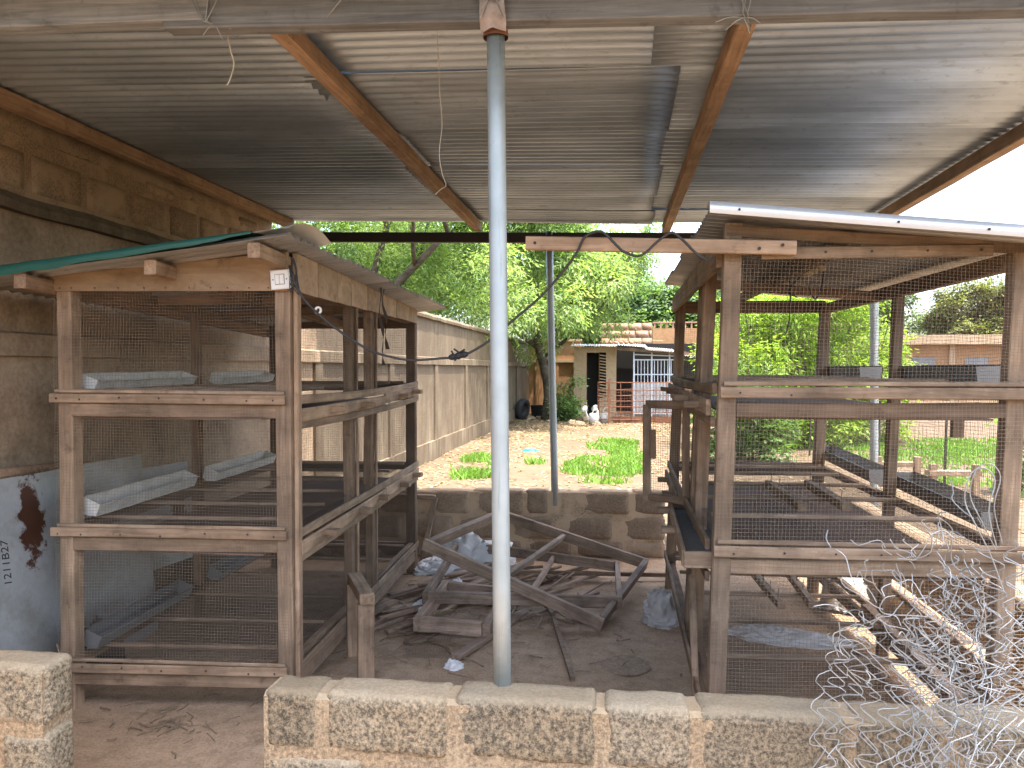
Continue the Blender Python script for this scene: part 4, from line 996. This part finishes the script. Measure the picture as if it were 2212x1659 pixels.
def S1(s, t):                      # main sheet hanging over the wall
    x = .56+s*PT*.66+.05*math.sin(t*.35+.5)+.05*NZ(s, t, 1, .25); z = 1.06-t*PT*.98+.05*NZ(s, t, 9, .3)
    return Vector((x+.016*NZ(s, t, 2, .7), 2.18+lean(z)+.035*math.sin(s*.8+t*.2)+.03*NZ(s, t, 5), z+.016*NZ(s, t, 3, .7))), Vector((0, 1, 0))
chain(15, 30, S1, .0016, 1, lambda i, k: k > 4+3*noise.noise(Vector((i*.8, 0, 0)))+max(0, 5-i)*.7).mk('fence_netting', WIREL, cl, kind='stuff')
def S2(s, t):                      # bunched fold, wires pressed together
    x = .72+s*PT*.24+.07*math.sin(t*.28)+.05*NZ(s, t, 11, .3); z = 1.19-t*PT*1.05
    return Vector((x+.02*NZ(s, t, 21, .8), 2.08+.6*lean(z)+.06*math.sin(s*1.1+t*.2)+.04*NZ(s, t, 22, .6), z+.02*NZ(s, t, 23, .8))), Vector((0, 1, 0))
chain(12, 30, S2, .0015, 2, lambda i, k: k > 2+3*noise.noise(Vector((i*1.1, 4, 0)))+(3 if i < 3 else 0)).mk('fence_netting', WIREL, cl, kind='stuff')
def S3(s, t):                      # long hanging end at the right
    x = .86+s*PT*.62+.03*math.sin(t*.4)+.03*NZ(s, t, 31); z = 1.30-t*PT*1.1
    return Vector((x, 2.22+.5*lean(z)+.04*math.sin(s*.9+t*.25)+.02*NZ(s, t, 36), z)), Vector((0, 1, 0))
chain(10, 34, S3, .0016, 3, lambda i, k: k > 7-i*.5+2*noise.noise(Vector((i*1.3, 8, 0)))).mk('fence_netting', WIREL, cl, kind='stuff')
def S5(s, t):                      # loose ply nearest the camera
    x = .74+s*PT*.72+.04*math.sin(t*.3+1)+.04*NZ(s, t, 51, .3); z = 1.17-t*PT*1.02+.05*NZ(s, t, 54, .3)
    return Vector((x+.015*NZ(s, t, 52, .7), 2.03+lean(z)+.04*math.sin(s*.6+t*.3)+.03*NZ(s, t, 55), z)), Vector((0, 1, 0))
chain(9, 31, S5, .0016, 5, lambda i, k: k > 4-i*.3+3*noise.noise(Vector((i*.9, 13, 0)))).mk('fence_netting', WIREL, cl, kind='stuff')
def S4(s, t):                      # second ply, turned against the first
    u, v = s*PT*.8, t*PT*1.0; c_, s_ = math.cos(.45), math.sin(.45)
    x = .66+u*c_-v*s_*.55+.02*NZ(s, t, 41); z = .98-v*c_-u*s_*.5
    return Vector((x, 2.12+lean(z)+.03*math.sin(s*.7+t*.5)+.03*NZ(s, t, 42), z+.015*NZ(s, t, 43, .7))), Vector((0, 1, 0))
chain(11, 24, S4, .0015, 4, lambda i, k: k > 2+2*noise.noise(Vector((i*1.3, 3, 0))) and k < 23-(i % 3)).mk('fence_netting', WIREL, cl, kind='stuff')
a = Acc()
for i in range(36):
    x, z = rnd.uniform(.60, 1.0), rnd.uniform(.62, 1.22)
    if z > 1.05 and x < .70: continue
    p = Vector((x, rnd.uniform(2.0, 2.26), z)); d = Vector((rnd.uniform(-1, .5), rnd.uniform(-.4, .4), rnd.uniform(-.4, 1))).normalized()
    pts = [p]
    for kk in range(rnd.randint(3, 7)):
        d = (d+Vector((rnd.uniform(-1, 1), rnd.uniform(-.5, .5), rnd.uniform(-1, 1)))*1.0).normalized(); pts.append(pts[-1]+d*rnd.uniform(.02, .045))
    a.tube(catmull(pts, 3), .0015, 4)
for i in range(16):                 # broken ends with hooked tips along the torn edge
    p = Vector((rnd.uniform(.64, .80), rnd.uniform(2.04, 2.2), rnd.uniform(1.0, 1.16))); q = p+Vector((rnd.uniform(-.05, .02), rnd.uniform(-.02, .02), rnd.uniform(.02, .07)))
    a.tube(catmull([p, p.lerp(q, .5)+Vector((rnd.uniform(-.015, .015), 0, 0)), q, q+Vector((rnd.uniform(-.012, .012), 0, .006))], 3), .0014, 4)
pts = [Vector((1.02, 2.2, 1.0)), Vector((.985, 2.2, 1.10)), Vector((.94, 2.18, 1.18)), Vector((.91, 2.18, 1.25)), Vector((.925, 2.18, 1.32)), Vector((.96, 2.18, 1.335)), Vector((.985, 2.18, 1.30)), Vector((.97, 2.18, 1.22)), Vector((1.0, 2.2, 1.12))]
a.tube(catmull(pts, 4), .0017, 5); a.tube(catmull([p+Vector((.02, .015, .01)) for p in pts[1:]], 4), .0015, 5)
a.mk('loose_wire', WIREL, cl, kind='stuff')

# ================================================================== THE YARD
BARK = wood('bark', (.09, .072, .055), (.22, .185, .145), gscale=5, rough=.95)
OCHRE = earth('ochre_wall', (.36, .20, .10), (.42, .25, .135), (.28, .15, .075), 1.2)
OCHREL = earth('ochre_light', (.46, .33, .205), (.50, .37, .24), (.38, .26, .155), 1.2)
PINK = block_mat('pink_brick', (.44, .26, .185), (.30, .17, .11), .2, .4)
SHADEIN = flat('interior_shade', (.012, .011, .010), .9)  # near-black colour painted for the shade inside the openings
WHITEPAINT = flat('pale_blue_paint', (.55, .60, .66), .5, 0, .1)
# far yard wall that closes the corner behind the tree
fw = thing('yard_wall', (-2.2, 25.6, 0), 'reddish ochre wall behind the tree closing the far left corner', 'wall')
box('wall_face', (-3.05, 25.5, 0), (-1.30, 25.7, 2.50), OCHRE, fw)
for x in (-2.75, -2.1, -1.5): box('pilaster', (x-.06, 25.455, .05), (x+.06, 25.497, 1.80), OCHRE, fw)
box('ledge', (-3.04, 25.44, 1.803), (-1.30, 25.498, 1.90), OCHREL, fw); box('coping', (-3.04, 25.44, 2.503), (-1.28, 25.76, 2.58), OCHREL, fw)
# low house at the end of the yard
hs = thing('house', (.2, 24, .1), 'low ochre house at the end of the yard with open dark doorway', 'house')
Yh = 23.4
box('wall', (-1.41, Yh, 0), (-1.03, Yh+.25, 2.26), OCHREL, hs)
box('side_wall', (-1.41, Yh+.252, 0), (-1.2, 25.49, 2.26), OCHRE, hs)
box('wall', (-.43, Yh, 0), (-.13, Yh+.25, 2.26), OCHREL, hs)
box('lintel', (-1.029, Yh+.003, 2.09), (-.431, Yh+.247, 2.26), OCHREL, hs)
box('doorway', (-1.028, Yh+.5, .02), (-.64, Yh+.52, 2.088), SHADEIN, hs)  # black sheet set in the opening, painted stand-in for the unlit room
box('reveal', (-.66, Yh+.252, .02), (-.63, Yh+.5, 2.088), OCHRE, hs)
box('porch_back', (-.128, Yh+1.6, 0), (2.6, Yh+1.7, 2.4), SHADEIN, hs)  # shade of the porch recess put into its colour
box('porch_floor', (-.128, Yh-.1, .05), (2.6, Yh+1.6, .16), OCHREL, hs)
vc = bpy.data.objects.new('vent_column', None); put(vc, hs, T(-.53, Yh+.1, 0))
box('backing', (-.628, Yh+.12, .02), (-.432, Yh+.25, 2.088), SHADEIN, vc)  # shade behind the slats put into its colour
for i in range(15):
    z = .75+i*.09
    bar('vent_slat', (-.628, Yh+.05, z), (-.434, Yh+.05, z-.03), .11, .032, OCHREL, vc)
box('vent_base', (-.628, Yh+.002, .02), (-.433, Yh+.118, .70), OCHREL, vc)
for i, (x0, x1, y0, y1, z) in enumerate(((-1.50, -.05, Yh-.22, Yh+1.2, 2.28), (-.10, .78, Yh-.55, Yh+1.5, 2.30), (.74, 1.62, Yh-.55, Yh+1.5, 2.22), (1.58, 2.7, Yh-.55, Yh+1.5, 2.14))):
    bend = lambda p: Vector((p.y, p.x, p.z))          # ridges run front to back here
    corrugated('roof_sheet', y0, y1, x0, x1, (lambda z, i, y0: lambda x, y: z+.14*(x-y0)/2-(.09*(y-(-.1)) if i else 0)*.9+(.09*.0))(z, i, y0), CROOF, hs, nx=2, bend=bend)
bar('eave_beam', (-.12, Yh-.42, 2.20), (2.6, Yh-.42, 1.98), .06, .10, W_DARK, hs)
for i in range(7): rough_block('roof_brick', (-.66+i*.155, Yh+.0+.04*i, 2.345), (-.53+i*.155, Yh+.16+.04*i, 2.44), PINK, hs, res=.08, seed=i+300)
for i in range(6):
    p = (rnd.uniform(.1, .9), Yh+rnd.uniform(.2, .9), 2.46); bar('roof_stick', p, (p[0]+rnd.uniform(.2, .5), p[1]+rnd.uniform(-.2, .3), 2.44), .06, .03, OCHREL, hs)
# pale metal gate of the porch
gt = thing('metal_gate', (.9, Yh-.2, .15), 'pale blue barred metal gate closing the porch of the house', 'gate')
for z in (1.42, 1.86, 2.02): bar('gate_rail', (.41, Yh-.2, z), (1.62, Yh-.2, z-(.05 if z > 2 else 0)), .03, .035, WHITEPAINT, gt, jit=0)
bar('gate_rail', (.41, Yh-.2, .25), (1.62, Yh-.2, .25), .03, .04, WHITEPAINT, gt, jit=0)
for i in range(13):
    x = .42+i*.098; bar('gate_bar', (x, Yh-.2, .25), (x, Yh-.2, 1.86), .022, .022, WHITEPAINT, gt, jit=0, seg=2, up=(0, 1, 0))
for x in (.40, .93, 1.45): bar('gate_post', (x, Yh-.2, .15), (x, Yh-.2, 2.10), .04, .04, WHITEPAINT, gt, jit=0, seg=2, up=(0, 1, 0))
box('gate_panel', (.44, Yh-.19, .27), (1.60, Yh-.18, 1.18), flat('gate_sheet', (.40, .37, .34), .6), gt)
# brick wall above and behind the house
pw = thing('brick_wall', (.6, 25.9, 0), 'unplastered pinkish brick wall rising behind the house roof', 'wall')
box('mortar', (-.65, 25.82, 0), (1.05, 25.97, 3.12), MORTARB, pw)
for c in range(3):
    z = 2.37+c*.25; x = -.64-(.22 if c % 2 else 0)
    while x < 1.02:
        a_, b_ = max(x, -.64), min(x+.44, 1.04)
        if b_-a_ > .08: rough_block('brick', (a_+.008, 25.79, z+.008), (b_-.008, 25.9, z+.242), PINK, pw, res=.12, rad=.02, seed=int(x*9)+c)
        x += .45
box('plastered_part', (1.06, 25.8, 0), (3.2, 26.0, 2.93), OCHRE, pw)
for i in range(9): 
    x = 1.10+i*.20
    box('claustra_post', (x, 25.82, 2.935), (x+.05, 25.95, 3.10), PINK, pw)
box('claustra_top', (1.06, 25.81, 3.103), (3.2, 25.96, 3.15), PINK, pw)
# rusty barred hurdle in front of the house
hu = thing('bar_fence', (.5, 20.8, .12), 'rusty iron bar fence panel in front of the house', 'fence')
for i, z in enumerate((.22, .42, .57, .72, .87, 1.02, 1.22)): bar('rail', (-.60, 20.8, z), (1.9, 20.95, z), .022, .024, RUST, hu, jit=.003)
for i in range(9): 
    x = -.60+i*.305; bar('upright', (x, 20.82+.06*i/8, .12), (x, 20.82+.06*i/8, 1.24), .02, .02, RUST, hu, up=(0, 1, 0), jit=.001)
bar('fence_post', (-.30, 20.72, .05), (-.30, 20.72, 1.32), .06, .06, RUST, hu, up=(0, 1, 0))
box('bottom_plate', (-.2, 20.86, .12), (1.8, 20.88, .30), RUST, hu)
wire_panel('netting', (-.58, 20.9, .2), (1.88, 21.0, .2), (1.88, 21.0, 1.15), (-.58, 20.9, 1.0), RUST, hu, pitch=.075, r=.004, amp=.02, seg=.3)
# tyre, bucket, watering cans
ty = thing('car_tyre', (-2.86, 22.0, .12), 'old black car tyre standing against the left wall', 'tyre')
mw = T(-2.82, 22.0, .42) @ Matrix.Rotation(R(14), 4, 'Y') @ Matrix.Rotation(R(-22), 4, 'Z') @ Matrix.Rotation(R(90), 4, 'Y')
lathe('tyre', [(.17, -.06), (.20, -.09), (.27, -.10), (.305, -.075), (.315, 0), (.305, .075), (.27, .10), (.20, .09), (.17, .06), (.165, 0), (.17, -.06)], BLACK, ty, mw, 32)
lathe('rim', [(.168, .05), (.15, .02), (.06, .0), (.03, .03), (.0, .03)], DARKSTEEL, ty, mw, 24)
bk = thing('bucket', (-2.46, 22.6, .12), 'black bucket full of rubbish between the tyre and the tree', 'bucket')
lathe('pail', [(.0, .01), (.15, 0), (.185, .37), (.195, .375), (.195, .39), (.178, .385), (.16, .30), (.0, .28)], BLACK, bk, T(-2.46, 22.6, .12), 24)
tubeobj('handle', [(-2.65, 22.6, .48), (-2.46, 22.50, .36), (-2.27, 22.6, .48)], .008, DARKSTEEL, bk)
for i, (x, y, s, lab) in enumerate(((-.70, 20.6, .85, 'white watering can with round rose in front of the doorway'), (-.42, 21.0, .9, 'second pale watering can half hidden behind the fence post'))):
    wc = thing('watering_can', (x, y, .12), lab, 'watering can', 'watering cans by the doorway')
    lathe('can_body', [(.0, 0), (.15*s, 0), (.155*s, .30*s), (.12*s, .33*s), (.0, .335*s)], WHITEP, wc, T(x, y, .12), 20)
    tubeobj('spout', [(x-.13*s, y-.02, .20), (x-.22*s, y-.05, .36), (x-.27*s, y-.08, .52)], [.04, .035, .03, .028, .026, .025, .024, .023, .022, .021, .02][:11], WHITEP, wc, n=5)
    lathe('rose', [(.0, .05), (.03, .0), (.10, .03), (.10, .05), (.0, .06)], WHITEP, wc, T(x-.28*s, y-.08, .50) @ Matrix.Rotation(R(-40), 4, 'Y') @ Matrix.Rotation(R(40), 4, 'X'), 18)
    tubeobj('can_handle', [(x-.05, y, .44*s+.02), (x+.02, y, .60*s), (x+.12*s, y, .55*s), (x+.15*s, y, .34*s)], .014, WHITEP, wc)
crumple('blue_rag', (-1.587, 13.56, .12), (.16, .10, .05), flat('blue_cloth', (.02, .30, .42), .6), 41, n=12, label='small turquoise rag lying on the yard earth', cat='rag')
for i in range(16):
    x, y = rnd.uniform(-2.8, -.4), rnd.uniform(20.0, 22.8); s = rnd.uniform(.05, .13)
    if (x+.7)**2+(y-20.6)**2 < .1: continue
    crumple('rubble_stone', (x, y, .11), (s*1.5, s*1.2, s), (OCHREL, BLOCKB, MORTARB)[i % 3], 50+i, n=7, label='lump of rubble under the tree by the far wall', cat='stone', group='rubble under the tree')

# ---- foliage
def leaves(name, clumps, n, mat, parent, L=.13, wd=.032, droop=.5, seed=1, pin=5, spread=.8, **kw):
    """sprays of narrow leaflets: each spray is a stalk direction with pin leaflets on both sides"""
    rs = np.random.RandomState(seed)
    cl_ = np.array([c[0] for c in clumps], float); rad = np.array([c[1] for c in clumps], float)
    if rad.ndim == 1: rad = np.stack([rad, rad, rad*.75], 1)
    wgt = rad.prod(1)**.75; idx = rs.choice(len(clumps), n, p=wgt/wgt.sum())
    d = rs.normal(size=(n, 3)); d /= np.linalg.norm(d, axis=1)[:, None]
    r = rs.rand(n)**.42
    pos = cl_[idx]+d*r[:, None]*rad[idx]
    ax = d+rs.normal(size=(n, 3))*spread; ax[:, 2] -= droop; ax /= np.linalg.norm(ax, axis=1)[:, None]
    up = np.tile([0, 0, 1.], (n, 1))+rs.normal(size=(n, 3))*.35
    sd = np.cross(up, ax); sd /= np.linalg.norm(sd, axis=1)[:, None]+1e-9
    sc = .7+.7*rs.rand(n)
    V, k = [], 0
    quads = []
    for i in range(pin):
        t = (i//2)/max(1, pin//2); s = 1 if i % 2 else -1
        last = i == pin-1
        b = pos+ax*(L*1.6*t*sc)[:, None]
        dr = (ax if last else ax*.55+sd*s*.8); dr = dr/np.linalg.norm(dr, axis=1)[:, None]
        dr = dr+np.array([0, 0, -.25*droop]); 
        wv = np.cross(dr, up); wv /= np.linalg.norm(wv, axis=1)[:, None]+1e-9
        l = (L*sc*(1-.3*t))[:, None]; w_ = (wd*sc)[:, None]
        quads.append(np.stack([b, b+dr*l*.5+wv*w_*.5, b+dr*l, b+dr*l*.5-wv*w_*.5], 1))
    v = np.concatenate(quads, 0).reshape(-1, 3); f = np.arange(len(v)).reshape(-1, 4)
    return mk(name, v, f, mat, parent, **kw)
def limb(acc, p, d, L, r, depth, tips, rs, bend=.35):
    pts = [Vector(p)]; d = Vector(d).normalized(); n = 5
    for i in range(n):
        d = (d+Vector((rs.uniform(-1, 1), rs.uniform(-1, 1), rs.uniform(-.3, .6)))*bend*.4).normalized()
        pts.append(pts[-1]+d*L/n)
    acc.tube(pts, [r*(1-.5*i/n) for i in range(n+1)], 7 if depth > 1 else 5)
    if depth == 0: tips.append(pts[-1]); tips.append(pts[-3]); return
    for k in range(rs.choice((2, 3))):
        q = pts[rs.choice((3, 4, 5))]
        dd = (d+Vector((rs.uniform(-1, 1), rs.uniform(-1, 1), rs.uniform(-.5, .6)))*1.0).normalized()
        limb(acc, q, dd, L*rs.uniform(.6, .85), r*.5, depth-1, tips, rs, bend)
G_BRIGHT = leafmat('leaf_bright', (.165, .24, .09), (.28, .365, .165), .5)
G_DEEP = leafmat('leaf_deep', (.06, .115, .028), (.13, .20, .055))
G_LIME = leafmat('leaf_lime', (.19, .29, .03), (.30, .40, .08), .5)
G_FAR = leafmat('leaf_far', (.085, .145, .06), (.16, .235, .105))
G_OLIVE = leafmat('leaf_olive', (.13, .15, .06), (.22, .23, .10))
G_GRASS = leafmat('grass_green', (.12, .235, .035), (.22, .34, .08), .35)

def tree(name, label, base, trunk, forks, clumps, n, mat, seed, L=.13, wd=.032, group=None, **kw):
    t = thing(name, base, label, 'tree', group); rs = random.Random(seed); a = Acc(); tips = []
    b = Vector(base)
    pts = [b+Vector(p) for p, r in trunk]; a.tube(catmull(pts, 3), [trunk[min(len(trunk)-1, int(i/3))][1]*(1-(i % 3)/3)+trunk[min(len(trunk)-1, int(i/3)+1)][1]*((i % 3)/3) for i in range(len(catmull(pts, 3)))], 10)
    for (q, d, l, r, dep) in forks: limb(a, b+Vector(q), d, l, r, dep, tips, rs)
    a.mk('trunk', BARK, t, smooth=True)
    cc = [((b+Vector(c)), r) for c, r in clumps]
    cc += [(q, rs.uniform(.35, .7)) for q in tips]
    leaves('crown', cc, n, mat, t, L=L, wd=wd, seed=seed, **kw)
    return t
rs = random.Random(5)
cl1 = []
for i in range(95):
    th_ = rs.uniform(0, 6.28); rr = rs.uniform(.2, 1)**.6
    x = math.cos(th_)*rr*3.6; y_ = math.sin(th_)*rr*3.2-1.0; z = 3.2+rs.uniform(-.5, 3.4)*(1-.35*rr)+1.2*(1-rr)
    if x > 1.2: x = 1.2+(x-1.2)*.45
    if x > .6 and z > 4.4: x *= .6
    cl1.append(((x-.3, y_, z), rs.uniform(.45, .85)))
for i in range(16): cl1.append(((rs.uniform(-1.8, 1.9), rs.uniform(-1.6, .6), rs.uniform(2.0, 3.0)), rs.uniform(.3, .55)))
tree('feathery_tree', 'leaning tree with feathery bright green crown at the far end of the yard', (-2.05, 22.1, .1),
     [((0, 0, -.1), .26), ((.02, 0, .7), .17), ((-.05, 0, 1.3), .165), ((-.22, 0, 1.9), .15), ((-.5, -.1, 2.9), .10)],
     [((-.08, 0, 1.4), (.35, -.1, 1), 2.2, .11, 2), ((-.3, 0, 2.1), (-.9, -.2, .7), 2.6, .09, 2), ((-.4, -.1, 2.6), (-.4, -.8, .8), 2.6, .08, 2), ((-.15, 0, 1.8), (.8, -.3, .7), 2.4, .07, 2), ((-.3, 0, 2.3), (0, .3, 1), 2.6, .09, 2)],
     cl1, 15000, G_BRIGHT, 3, L=.15, wd=.04, droop=.7)
cl2 = []
for i in range(90):
    cl2.append(((rs.uniform(-4.0, 4.2), rs.uniform(-2.2, 2.2), rs.uniform(2.8, 7.2)), rs.uniform(.6, 1.1)))
tree('feathery_tree', 'broad feathery tree overhanging the tall wall on the left', (-6.2, 17.5, 0),
     [((0, 0, 0), .3), ((.1, 0, 1.5), .22), ((.2, 0, 3.2), .18)],
     [((.2, 0, 2.8), (.9, -.3, .8), 3.2, .12, 2), ((.1, 0, 2.6), (-.8, .2, .8), 3.2, .12, 2), ((.2, 0, 3.1), (.5, -.6, 1), 3.4, .1, 2), ((.2, 0, 3.0), (.8, .6, .7), 3.2, .1, 2)],
     cl2, 17000, G_BRIGHT, 9, L=.15, wd=.03, droop=.4)
for i in range(10):
    pass
def bushy(name, label, base, size, n, mat, seed, L=.12, wd=.05, group=None, cat='shrub', nc=26, stems=7, **kw):
    t = thing(name, base, label, cat, group); rs = random.Random(seed); a = Acc(); b = Vector(base); cc = []
    for i in range(stems):
        d = Vector((rs.uniform(-.5, .5)*size[0], rs.uniform(-.5, .5)*size[1], size[2]*rs.uniform(.6, .95)))
        a.tube(catmull([b+Vector((d.x*.15, d.y*.15, -.05)), b+d*.5+Vector((rs.uniform(-.1, .1), 0, 0)), b+d], 3), [max(.008, .022*size[2]*.5*(1-i_/9)) for i_ in range(7)], 5)
    a.mk('stem', BARK, t)
    for i in range(nc):
        th_ = rs.uniform(0, 6.28); rr = rs.random()**.5
        cc.append((b+Vector((math.cos(th_)*rr*size[0]*.5, math.sin(th_)*rr*size[1]*.5, size[2]*rs.uniform(.12, .95))), rs.uniform(.14, .26)*max(size[0], size[2]*.6)))
    leaves('foliage', cc, n, mat, t, L=L, wd=wd, seed=seed, **kw)
    return t
bushy('leafy_shrub', 'small leafy sapling at the foot of the far tree', (-1.55, 21.9, .1), (.8, .6, 1.25), 260, G_BRIGHT, 12, L=.13, wd=.06)
bushy('leafy_shrub', 'low green weeds right of the far tree trunk', (-1.6, 21.6, .1), (.6, .5, .5), 160, G_DEEP, 13, L=.10, wd=.05)
for i, (x, y, sx, sz, n_, lab) in enumerate(((2.75, 14.6, 1.9, 3.0, 2600, 'tall yellow-green shrub seen through the left half of the right cage'), (3.7, 15.4, 2.2, 3.1, 3000, 'tall lime green shrub behind the middle of the right cage'), (4.8, 16.6, 1.9, 2.6, 2400, 'rounded lime shrub right of the pale post behind the right cage'), (3.1, 18.0, 2.0, 3.0, 1600, 'slender yellow-green shrub farther back in the shrub row'))):
    bushy('tall_shrub', lab, (x, y, .1), (sx, 1.6, sz), int(n_*1.3), G_LIME, 20+i, L=.13, wd=.035, group='lime green shrubs beyond the right cage', nc=40, stems=9)
bushy('leafy_shrub', 'loose dark green bush at ground level behind the right cage', (2.0, 12.6, .1), (1.3, .9, 1.5), 900, G_DEEP, 31, L=.11, wd=.04)
bushy('leafy_shrub', 'single leafy weed with big leaves at far right beyond the cage', (4.7, 9.6, .1), (.6, .5, 1.2), 130, G_BRIGHT, 33, L=.13, wd=.07, stems=3)
for i, (x, y, h, wdt, m_, lab) in enumerate(((3.2, 34, 5.3, 5.5, G_FAR, 'dense round dark green tree far behind the brick wall'), (7.2, 37, 4.9, 5., G_OLIVE, 'olive tree far behind the house to the right'), (-1.5, 36, 7.0, 6., G_FAR, 'tall tree far behind the yard wall, mostly hidden'), (13.6, 47, 6.0, 6.0, G_FAR, 'broad tree rising behind the far right building, left one'), (19.8, 46, 6.2, 5.0, G_OLIVE, 'sparse olive tree rising behind the far right building'), (-9.5, 30, 8, 7, G_FAR, 'tall tree beyond the left wall far away'))):
    cc = [((rs.uniform(-.5, .5)*wdt*(1-.5*abs(q-.5)), rs.uniform(-.4, .4)*wdt, h*(.42+.55*q)), rs.uniform(.5, .95)*wdt/5.5) for q in [rs.random() for _ in range(55)]]
    tree('background_tree', lab, (x, y, 0), [((0, 0, 0), .3), ((.1, 0, h*.25), .22), ((.1, 0, h*.45), .16)], [((.1, 0, h*.35), (.7, -.2, .9), h*.35, .1, 1), ((.1, 0, h*.35), (-.7, .2, .9), h*.35, .1, 1)], cc, 7000, m_, 60+i, L=.22, wd=.11, group='trees far behind the yard')
# ---- grass, leaf litter
def blades(name, regions, n, mat, label, h=(.02, .12), seed=2):
    rs = np.random.RandomState(seed); V = []
    A_ = np.array([r[2]*r[3] for r in regions]); idx = rs.choice(len(regions), n, p=A_/A_.sum())
    rg = np.array(regions)[idx]; th_ = rs.rand(n)*6.283; rr = np.sqrt(rs.rand(n))
    x = rg[:, 0]+np.cos(th_)*rr*rg[:, 2]; y = rg[:, 1]+np.sin(th_)*rr*rg[:, 3]
    keep = np.array([noise.noise(Vector((a*1.6, b*1.6, 0)))+.45-.6*q**3 > rs.rand()*.5 for a, b, q in zip(x, y, rr)])
    x, y = x[keep], y[keep]; m = len(x)
    z = np.array([ground_h(a, b) for a, b in zip(x, y)])
    hh = (h[0]+(h[1]-h[0])*rs.rand(m)); an = rs.rand(m)*6.283; w_ = .006+.012*rs.rand(m)
    le = rs.normal(size=(m, 2))*.45
    b = np.stack([x, y, z-.005], 1); s = np.stack([np.cos(an)*w_, np.sin(an)*w_, 0*an], 1)
    tip = b+np.stack([le[:, 0]*hh, le[:, 1]*hh, hh], 1); mid = b+np.stack([le[:, 0]*hh*.35, le[:, 1]*hh*.35, hh*.6], 1)
    v = np.stack([b-s, b+s, mid+s*.9, tip, mid-s*.9], 1).reshape(-1, 3)
    f = np.arange(m*5).reshape(-1, 5)
    mk(name, v, f, mat, None, Matrix(), kind='stuff', label=label, cat='grass')
blades('grass', [(-.25, 11.4, .62, 1.9), (-.15, 14.6, .55, 1.6), (.0, 12.6, .50, 1.4)], 10000, G_GRASS, 'bright green grass patch in the middle of the yard')
blades('grass', [(-2.15, 11.0, .42, .9), (-1.95, 10.3, .45, .5), (-1.35, 12.0, .25, .4), (-2.3, 12.3, .3, .6)], 3600, G_GRASS, 'ragged grass patch near the left wall', seed=4)
blades('grass', [(5.2, 13.5, 1.9, 2.6), (7.5, 15., 2.5, 2.5), (4.3, 10.6, .7, .6)], 16000, G_GRASS, 'green lawn seen through the right cage', seed=5, h=(.04, .11))
rs_ = np.random.RandomState(8); m = 15000
x = rs_.uniform(-3.0, 4.5, m); y = 6.9+rs_.rand(m)**.8*15; an = rs_.rand(m)*6.283; L_ = .02+.045*rs_.rand(m); w_ = .010+.014*rs_.rand(m)
keep = np.array([noise.noise(Vector((a*.9, b*.9, 3)))+.25+.35*(a < -1.4)+.3*(b > 18) > rs_.rand()*.6 for a, b in zip(x, y)]); x, y, an, L_, w_ = x[keep], y[keep], an[keep], L_[keep], w_[keep]; m = len(x)
z = np.array([ground_h(a, b) for a, b in zip(x, y)])+.006+rs_.rand(m)*.012
d = np.stack([np.cos(an), np.sin(an), rs_.uniform(-.2, .4, m)], 1)*L_[:, None]; s = np.stack([-np.sin(an), np.cos(an), rs_.uniform(-.3, .3, m)], 1)*w_[:, None]; b = np.stack([x, y, z], 1)
v = np.stack([b-d, b+s, b+d, b-s], 1).reshape(-1, 3)
mk('leaf_litter', v, np.arange(m*4).reshape(-1, 4), leafmat('dry_leaf', (.22, .15, .08), (.38, .29, .17), .2), None, Matrix(), kind='stuff', label='dry fallen leaves scattered over the yard', cat='leaves')
# ---- right side of the yard
for i, (x, y, z1, lab) in enumerate(((2.72, 13.4, 1.45, 'thin dark fence stake before the shrubs, leftmost'), (3.17, 13.47, 1.45, 'thin dark fence stake before the shrubs, second from left'), (3.55, 11.2, 1.15, 'thin dark fence stake just left of the pale post'), (3.89, 9.87, 1.12, 'thin dark fence stake right of the pale post, nearest to the lawn'))):
    bar('fence_stake', (x, y, .05), (x+.02, y, z1), .025, .025, DARKSTEEL, None, up=(0, 1, 0), jit=.002, label=lab, cat='stake', group='thin stakes beyond the right cage')
for i, (x, y, rz, lab) in enumerate(((3.42, 10.1, .1, 'rough wooden bench behind the right cage, farther one'), (3.78, 9.35, .0, 'rough wooden bench behind the right cage, nearer one'))):
    t = thing('wooden_bench', (x, y, .12), lab, 'bench', 'rough benches beyond the right cage')
    bar('bench_top', (x-.28, y, .40), (x+.30, y+.05, .40), .12, .06, W_GREY, t)
    for s in (-.22, .24): bar('bench_leg', (x+s, y, .10), (x+s, y, .50), .07, .08, W_GREY, t, up=(0, 1, 0))
fb = thing('far_building', (16, 38, 0), 'long low terracotta building far away at the right', 'building')
box('wall', (9.0, 38, 0), (26, 43, 2.7), OCHRE, fb)
box('roof_edge', (8.7, 37.5, 2.71), (26.4, 43.4, 3.15), OCHREL, fb)
for x in (11.2, 13.5, 15.8, 18.2, 20.5):
    box('window', (x, 37.95, 1.1), (x+1.0, 37.998, 2.1), flat('far_window', (.2, .2, .2), .4), fb)
    box('pillar', (x-.7, 37.9, 0), (x-.45, 37.997, 2.7), OCHREL, fb)
bar('utility_pole', (16.2, 30, 0), (16.1, 30, 7.2), .2, .2, WHITEP, None, up=(0, 1, 0), label='slim pale utility pole at the far right', cat='pole')
